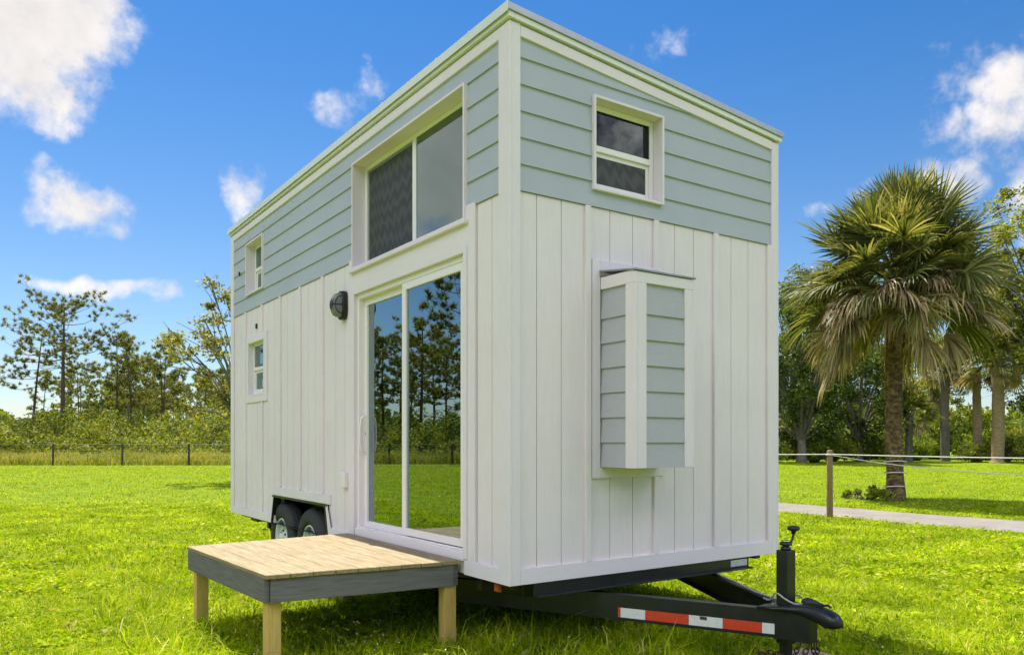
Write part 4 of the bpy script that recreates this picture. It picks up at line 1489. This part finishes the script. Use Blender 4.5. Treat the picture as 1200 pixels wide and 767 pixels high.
spots = [(-50, 84), (-45.5, 82), (-47.5, 92), (-42.5, 85), (-38.7, 78), (-40, 90), (-36, 80), (-33.5, 76), (-31, 86), (-36.5, 95), (-29.8, 78), (-27.5, 84),
         (-32.6, 70), (-30.6, 69), (-33.9, 90), (-27.2, 70), (-25.8, 78), (-24.6, 88), (-30, 100), (-34, 104), (-22.5, 80), (-26, 104), (-40, 104), (-23.5, 95), (-45, 104), (-20.5, 90), (-21.5, 104), (-48, 100), (-51, 96), (-38, 108), (-28, 94), (-19, 100), (-24, 70), (-37.5, 86), (-42, 98), (-33, 82), (-25.5, 92), (-35.2, 98), (-31.8, 96), (-39.5, 96), (-43.6, 90), (-28.4, 100), (-30.2, 90), (-27, 74), (-24, 78), (-22, 72), (-46, 96), (-34.6, 72), (-38.2, 70), (-41.5, 76), (-29.2, 66), (-22.8, 86), (-37, 102)]
for X, Z in spots:
    far_pine(X, Z, .66 + .28 * fr.random())

# pines beyond the second fence run, facing the glass door
refl_protos = []
RD = (FB - FC).normalized(); RN = Vector((-RD.y, RD.x))
if RN.dot(FC - Vector((0, 0))) < 0: RN = -RN


def by_fence(t, out):
    p = FC + RD * t + RN * out
    return p


rp = [(7.0, 12, .8, 0), (11.0, 16, .70, 1), (14.5, 13, .84, 2), (18.5, 20, .68, 3), (22, 16, .72, 1), (26, 14, .8, 0), (3.5, 18, .7, 2), (30, 10, .8, 3), (13, 24, .9, 0), (20, 26, .9, 2), (9, 28, .95, 3), (34, 16, 1, 1), (24, 24, .85, 0), (16, 32, .9, 1), (28, 28, .9, 2)]
rprot = [pine(200 + i, 12.5, .45, 3.6, 20, 'pine_tree', 'tall open pine at the side of the field facing the glass door', 'pines at the side of the field', .19, 14, per=24, ln=.34, wd=.04) for i in range(4)]
rf = [True] * 4
for t, out, s, k in rp:
    o = rprot[k] if rf[k] else copy_tree(rprot[k])
    rf[k] = False
    p = by_fence(t, out); o.location = (p.x, p.y, 0); o.scale = (s, s, s); o.rotation_euler = (0, 0, fr.random() * 6)

for px_, Zm, s_, k in ((549, 50, 1.04, 0), (492, 60, .84, 1), (448, 62, .74, 2), (575, 56, 1.0, 2)):
    q = at((px_ - 600) / FPX * Zm, Zm)
    o = copy_tree(rprot[k]); o.location = (-q[0], q[1], 0); o.scale = (s_, s_, s_); o.rotation_euler = (0, 0, fr.random() * 6)

# tree behind the house on the left with thin loose leaves
lt = broadleaf(51, 7.1, 2.5, 'loose_leaved_tree', 'sparse olive leaved tree half hidden behind the far end of the house', PALELEAF, GREYBARK, None, .11, 66, 115, .09, .26, .6, .46, (-.3, 0), 1.1)
put(lt, -9.3, 28)

# undergrowth, tall grass: masses nobody could count


def band(name, line, depth, n, hfun, mat, leaf, rngs, up=.1, ratio=.45, lumps=.0):
    r = np.random.default_rng(rngs)
    P = []
    for (a, b, nn) in line:
        d = (b - a).normalized(); no = Vector((-d.y, d.x))
        t = r.random(nn)[:, None]; q = r.random(nn)[:, None]
        base = np.array(a)[None, :] * (1 - t) + np.array(b)[None, :] * t + np.array(no)[None, :] * (depth[0] + (depth[1] - depth[0]) * q)
        hh = hfun(base[:, 0], base[:, 1], q[:, 0])
        z = hh * (1 - (1 - r.random(nn)) ** 1.7 * .95)
        z = np.where(r.random(nn) < .5, hh * (.75 + .3 * r.random(nn)), z)
        P.append(np.stack([base[:, 0], base[:, 1], z], 1))
    P = np.concatenate(P)
    v, f = leaf_verts(P, leaf * (.6 + .7 * r.random(len(P))), r, up, ratio)
    return v, f, P


def hshrub(x, y, q):
    return (1.35 + 1.1 * np.sin(x * .83 + 1.3 * np.sin(y * .6)) * np.sin(y * .71 + 2) + .6 * np.sin(x * 2.1 + y * 1.7)) * (.6 + .95 * q) + .8


runs_up = [(FA, FC, 52000), (FC, FB, 52000)]
# band() pushes to the left of its direction, so runs are given with the field on the right
line_u = [(FC - RGT * 20, FA, 68000), (FB, FC - RD * 16, 62000)]
v, f, _ = band('undergrowth', line_u, (4.5, 15), 0, hshrub, SHRUBLEAF, .13, 71)
tag(np_mesh('undergrowth', v, f, SHRUBLEAF), 'green scrub thicket under the pines behind the wire fence', 'undergrowth', kind='stuff')


def blades(P, h_, w_, r, lean=.35):
    n = len(P)
    a = r.random(n) * 2 * np.pi
    s = np.stack([np.cos(a), np.sin(a), np.zeros(n)], 1)
    ln = r.normal(size=(n, 2)) * lean
    d1 = np.stack([ln[:, 0] * .35, ln[:, 1] * .35, np.full(n, .58)], 1) * h_[:, None]
    d2 = np.stack([ln[:, 0] * 1.15, ln[:, 1] * 1.15, np.full(n, 1.0) - .25 * np.abs(ln).sum(1)], 1) * h_[:, None]
    w = w_[:, None]
    v = np.stack([P - s * w * .5, P + s * w * .5, P + d1 - s * w * .4, P + d1 + s * w * .4, P + d2], 1).reshape(-1, 3)
    o = (np.arange(n) * 5)[:, None]
    f = np.concatenate([o + [0, 1, 3], o + [0, 3, 2], o + [2, 3, 4]], 1).reshape(-1, 3)
    return v, f


r = np.random.default_rng(72)
PP = []
for a, b in ((FC - RGT * 12, FA), (FB, FC - RD * 7)):
    d = (b - a).normalized(); no = Vector((-d.y, d.x)); n = 34000
    t = r.random(n)[:, None]; q = (r.random(n) * 6.5 - .1)[:, None]
    base = np.array(a)[None] * (1 - t) + np.array(b)[None] * t + np.array(no)[None] * q
    PP.append(np.concatenate([base, np.zeros((n, 1))], 1))
PP = np.concatenate(PP)
hh = (.55 + .35 * np.sin(PP[:, 0] * .9) * np.sin(PP[:, 1] * 1.1) + .35 * r.random(len(PP)))
v, f = blades(PP, hh, np.full(len(PP), .035), r, .45)
tag(np_mesh('tall_grass', v, f, WEEDS), 'band of tall yellowish grass along the wire fence', 'tall grass', kind='stuff')

# distant woods closing the horizon
r = np.random.default_rng(73)
n = 60000
a = r.random(n) * 2 * np.pi
rad = 118 + 30 * r.random(n)
hz = 5.5 + 1.6 * np.sin(a * 23) + 1.3 * np.sin(a * 57 + 1) + 1.0 * np.sin(a * 121)
z = hz * (.03 + .97 * r.random(n) ** .7)
P = np.stack([rad * np.cos(a), rad * np.sin(a), z], 1)
v, f = leaf_verts(P, .75 * (.6 + .7 * r.random(n)), r, .1, .6)
tag(np_mesh('distant_woods', v, f, OAKLEAF), 'low line of far woods along the horizon', 'woods', kind='stuff')

# ------------------------------------------------------------------ fences
fence = empty('wire_fence', (FC.x, FC.y, 0), 'dark post and wire fence along the edge of the field, left behind the house', 'fence')


def fpost(p, h_=1.28, w_=.055):
    m2 = MB(); m2.box(p.x - FC.x - w_, p.x - FC.x + w_, p.y - FC.y - w_, p.y - FC.y + w_, 0, h_)
    m2.build('post', DARKPOST, fence, .01)


posts = [Vector(at(x, 46.3)) for x in (-31.0, -26.85, -22.8, -18.9, -15.1, -11.2, -7.4, -3.6, .2, 4, 8)]
posts2 = [FC + RD * 3.95 * i for i in range(1, 14)]
for p in posts + posts2: fpost(p)
m_ = MB()
for z_ in (1.22, .9, .6, .3):
    for seq in (posts, [FC] + posts2):
        m_.tube([(p.x - FC.x, p.y - FC.y, z_) for p in seq], .014 if z_ > 1 else .008, 4, False)
m_.build('wire', WIRE, fence)

rf_ = empty('rope_fence', (10.1, 4.56, 0), 'weathered wooden post carrying slack pale ropes along the sandy path', 'fence')
rpost = [(0, 0), (0.05, 6.5), (.0, -6.8)]
for x_, y_ in rpost:
    m_ = MB(); m_.lathe([(.055, 0), (.052, .6), (.050, 1.22), (.042, 1.245), (.0, 1.25)], (x_, y_, 0), 'z', 12)
    m_.build('post', FENCEWOOD, rf_)
m_ = MB()
m_.tube([tuple(p) for p in sagpts((0, 0, 1.17), (0, -6.8, 1.20), .03, 14)], .010, 6)
m_.tube([tuple(p) for p in sagpts((0, 0, 1.16), (0, -6.8, 1.18), .26, 18)], .009, 6)
m_.tube([tuple(p) for p in sagpts((0, 0, 1.17), (.05, 6.5, 1.22), .05, 14)], .010, 6)
m_.tube([(.06 * math.cos(t), .06 * math.sin(t), 1.155 + .02 * (t / 12.6)) for t in [i * .5 for i in range(26)]], .012, 6)
m_.build('rope', ROPE, rf_)

# ------------------------------------------------------------------ grass
def in_wedge(n, z0, z1, r, spread=.92):
    Z = np.sqrt(z0 ** 2 + (z1 ** 2 - z0 ** 2) * r.random(n))
    u = r.random(n) * 2 - 1
    X = np.where(r.random(n) < .12, u * spread * 1.7, u * spread) * Z      # thins out to the sides
    x = SPOT.x + RGT.x * X + FWD.x * Z
    y = SPOT.y + RGT.y * X + FWD.y * Z
    return x, y


r = np.random.default_rng(81)
allP, allH, allW = [], [], []
for n, z0, z1, h0, w0_ in ((230000, 3.4, 8.5, .060, .0075), (230000, 8.5, 17, .050, .012), (180000, 17, 46, .050, .018)):
    x, y = in_wedge(n, z0, z1, r)
    ok = ~((x > 10.45) & (x < 12.55))
    # tufts: pull blades towards clump centres
    cx_ = np.round(x / .11 + .35 * np.sin(y * 7)) * .11; cy_ = np.round(y / .11 + .35 * np.sin(x * 6)) * .11
    k = .45 * r.random(n)
    x2, y2 = x + (cx_ - x) * k, y + (cy_ - y) * k
    ok &= ~((x2 > 10.5) & (x2 < 12.5))
    h_ = h0 * (.45 + 1.0 * r.random(n)) * (1 + .45 * np.sin(x * 1.9 + 2 * np.sin(y * 1.3)) * np.sin(y * 2.3 + 1))
    # rougher, taller grass under the deck and the trailer
    near = (x > -1.9) & (x < 2.9) & (y > -1.9) & (y < 6.6)
    h_ = np.where(near, h_ * (1.3 + 1.0 * (r.random(n) < .12) + 2.2 * (r.random(n) < .012)), h_)
    allP.append(np.stack([x2, y2, np.zeros(n)], 1)[ok]); allH.append(h_[ok]); allW.append(np.full(ok.sum(), w0_) * (.7 + .6 * r.random(ok.sum())))
# the field at the side, seen in the glass
n = 60000
x = -3 - 27 * r.random(n); y = 4 + 36 * r.random(n)
allP.append(np.stack([x, y, np.zeros(n)], 1)); allH.append(.05 * (.5 + r.random(n))); allW.append(np.full(n, .02))
P = np.concatenate(allP); H = np.concatenate(allH); W = np.concatenate(allW)
v, f = blades(P, H, W, r, .75)
# low broad weed leaves lying among the blades
lp = []
for n, z0, z1 in ((90000, 3.4, 9), (70000, 9, 18)):
    x, y = in_wedge(n, z0, z1, r)
    ok = ~((x > 10.5) & (x < 12.5)) & (np.sin(x * 2.3 + 1.5 * np.sin(y * 1.7)) * np.sin(y * 2.9) + .9 * r.random(n) > .1)
    lp.append(np.stack([x, y, .012 + .04 * r.random(n)], 1)[ok])
lp = np.concatenate(lp)
ls = .012 + .016 * r.random(len(lp)) + .028 * (r.random(len(lp)) < .06)
lv, lf_ = leaf_verts(lp, ls, r, .55, .5)
lv[:, 2] = np.maximum(lv[:, 2], .004)
lf3 = np.concatenate([lf_[:, [0, 1, 2]], lf_[:, [0, 2, 3]]])
f = np.concatenate([f, lf3 + len(v)]); v = np.concatenate([v, lv])
tag(np_mesh('grass', v, f, GRASS), 'bright green lawn grass with rougher tufts under the deck and trailer', 'grass', kind='stuff')

# tiny white weed flowers in the rough grass
n = 420
x = -1.6 + 4.4 * r.random(n); y = -1.6 + 4.0 * r.random(n)
P = np.stack([x, y, .06 + .07 * r.random(n)], 1)
v, f = leaf_verts(P, np.full(n, .006), r, .0, .9)
tag(np_mesh('clover_flowers', v, f, plain('white_petals', (.75, .75, .7), .7)), 'tiny white weed flowers scattered in the rough grass by the trailer', 'flowers', kind='stuff')
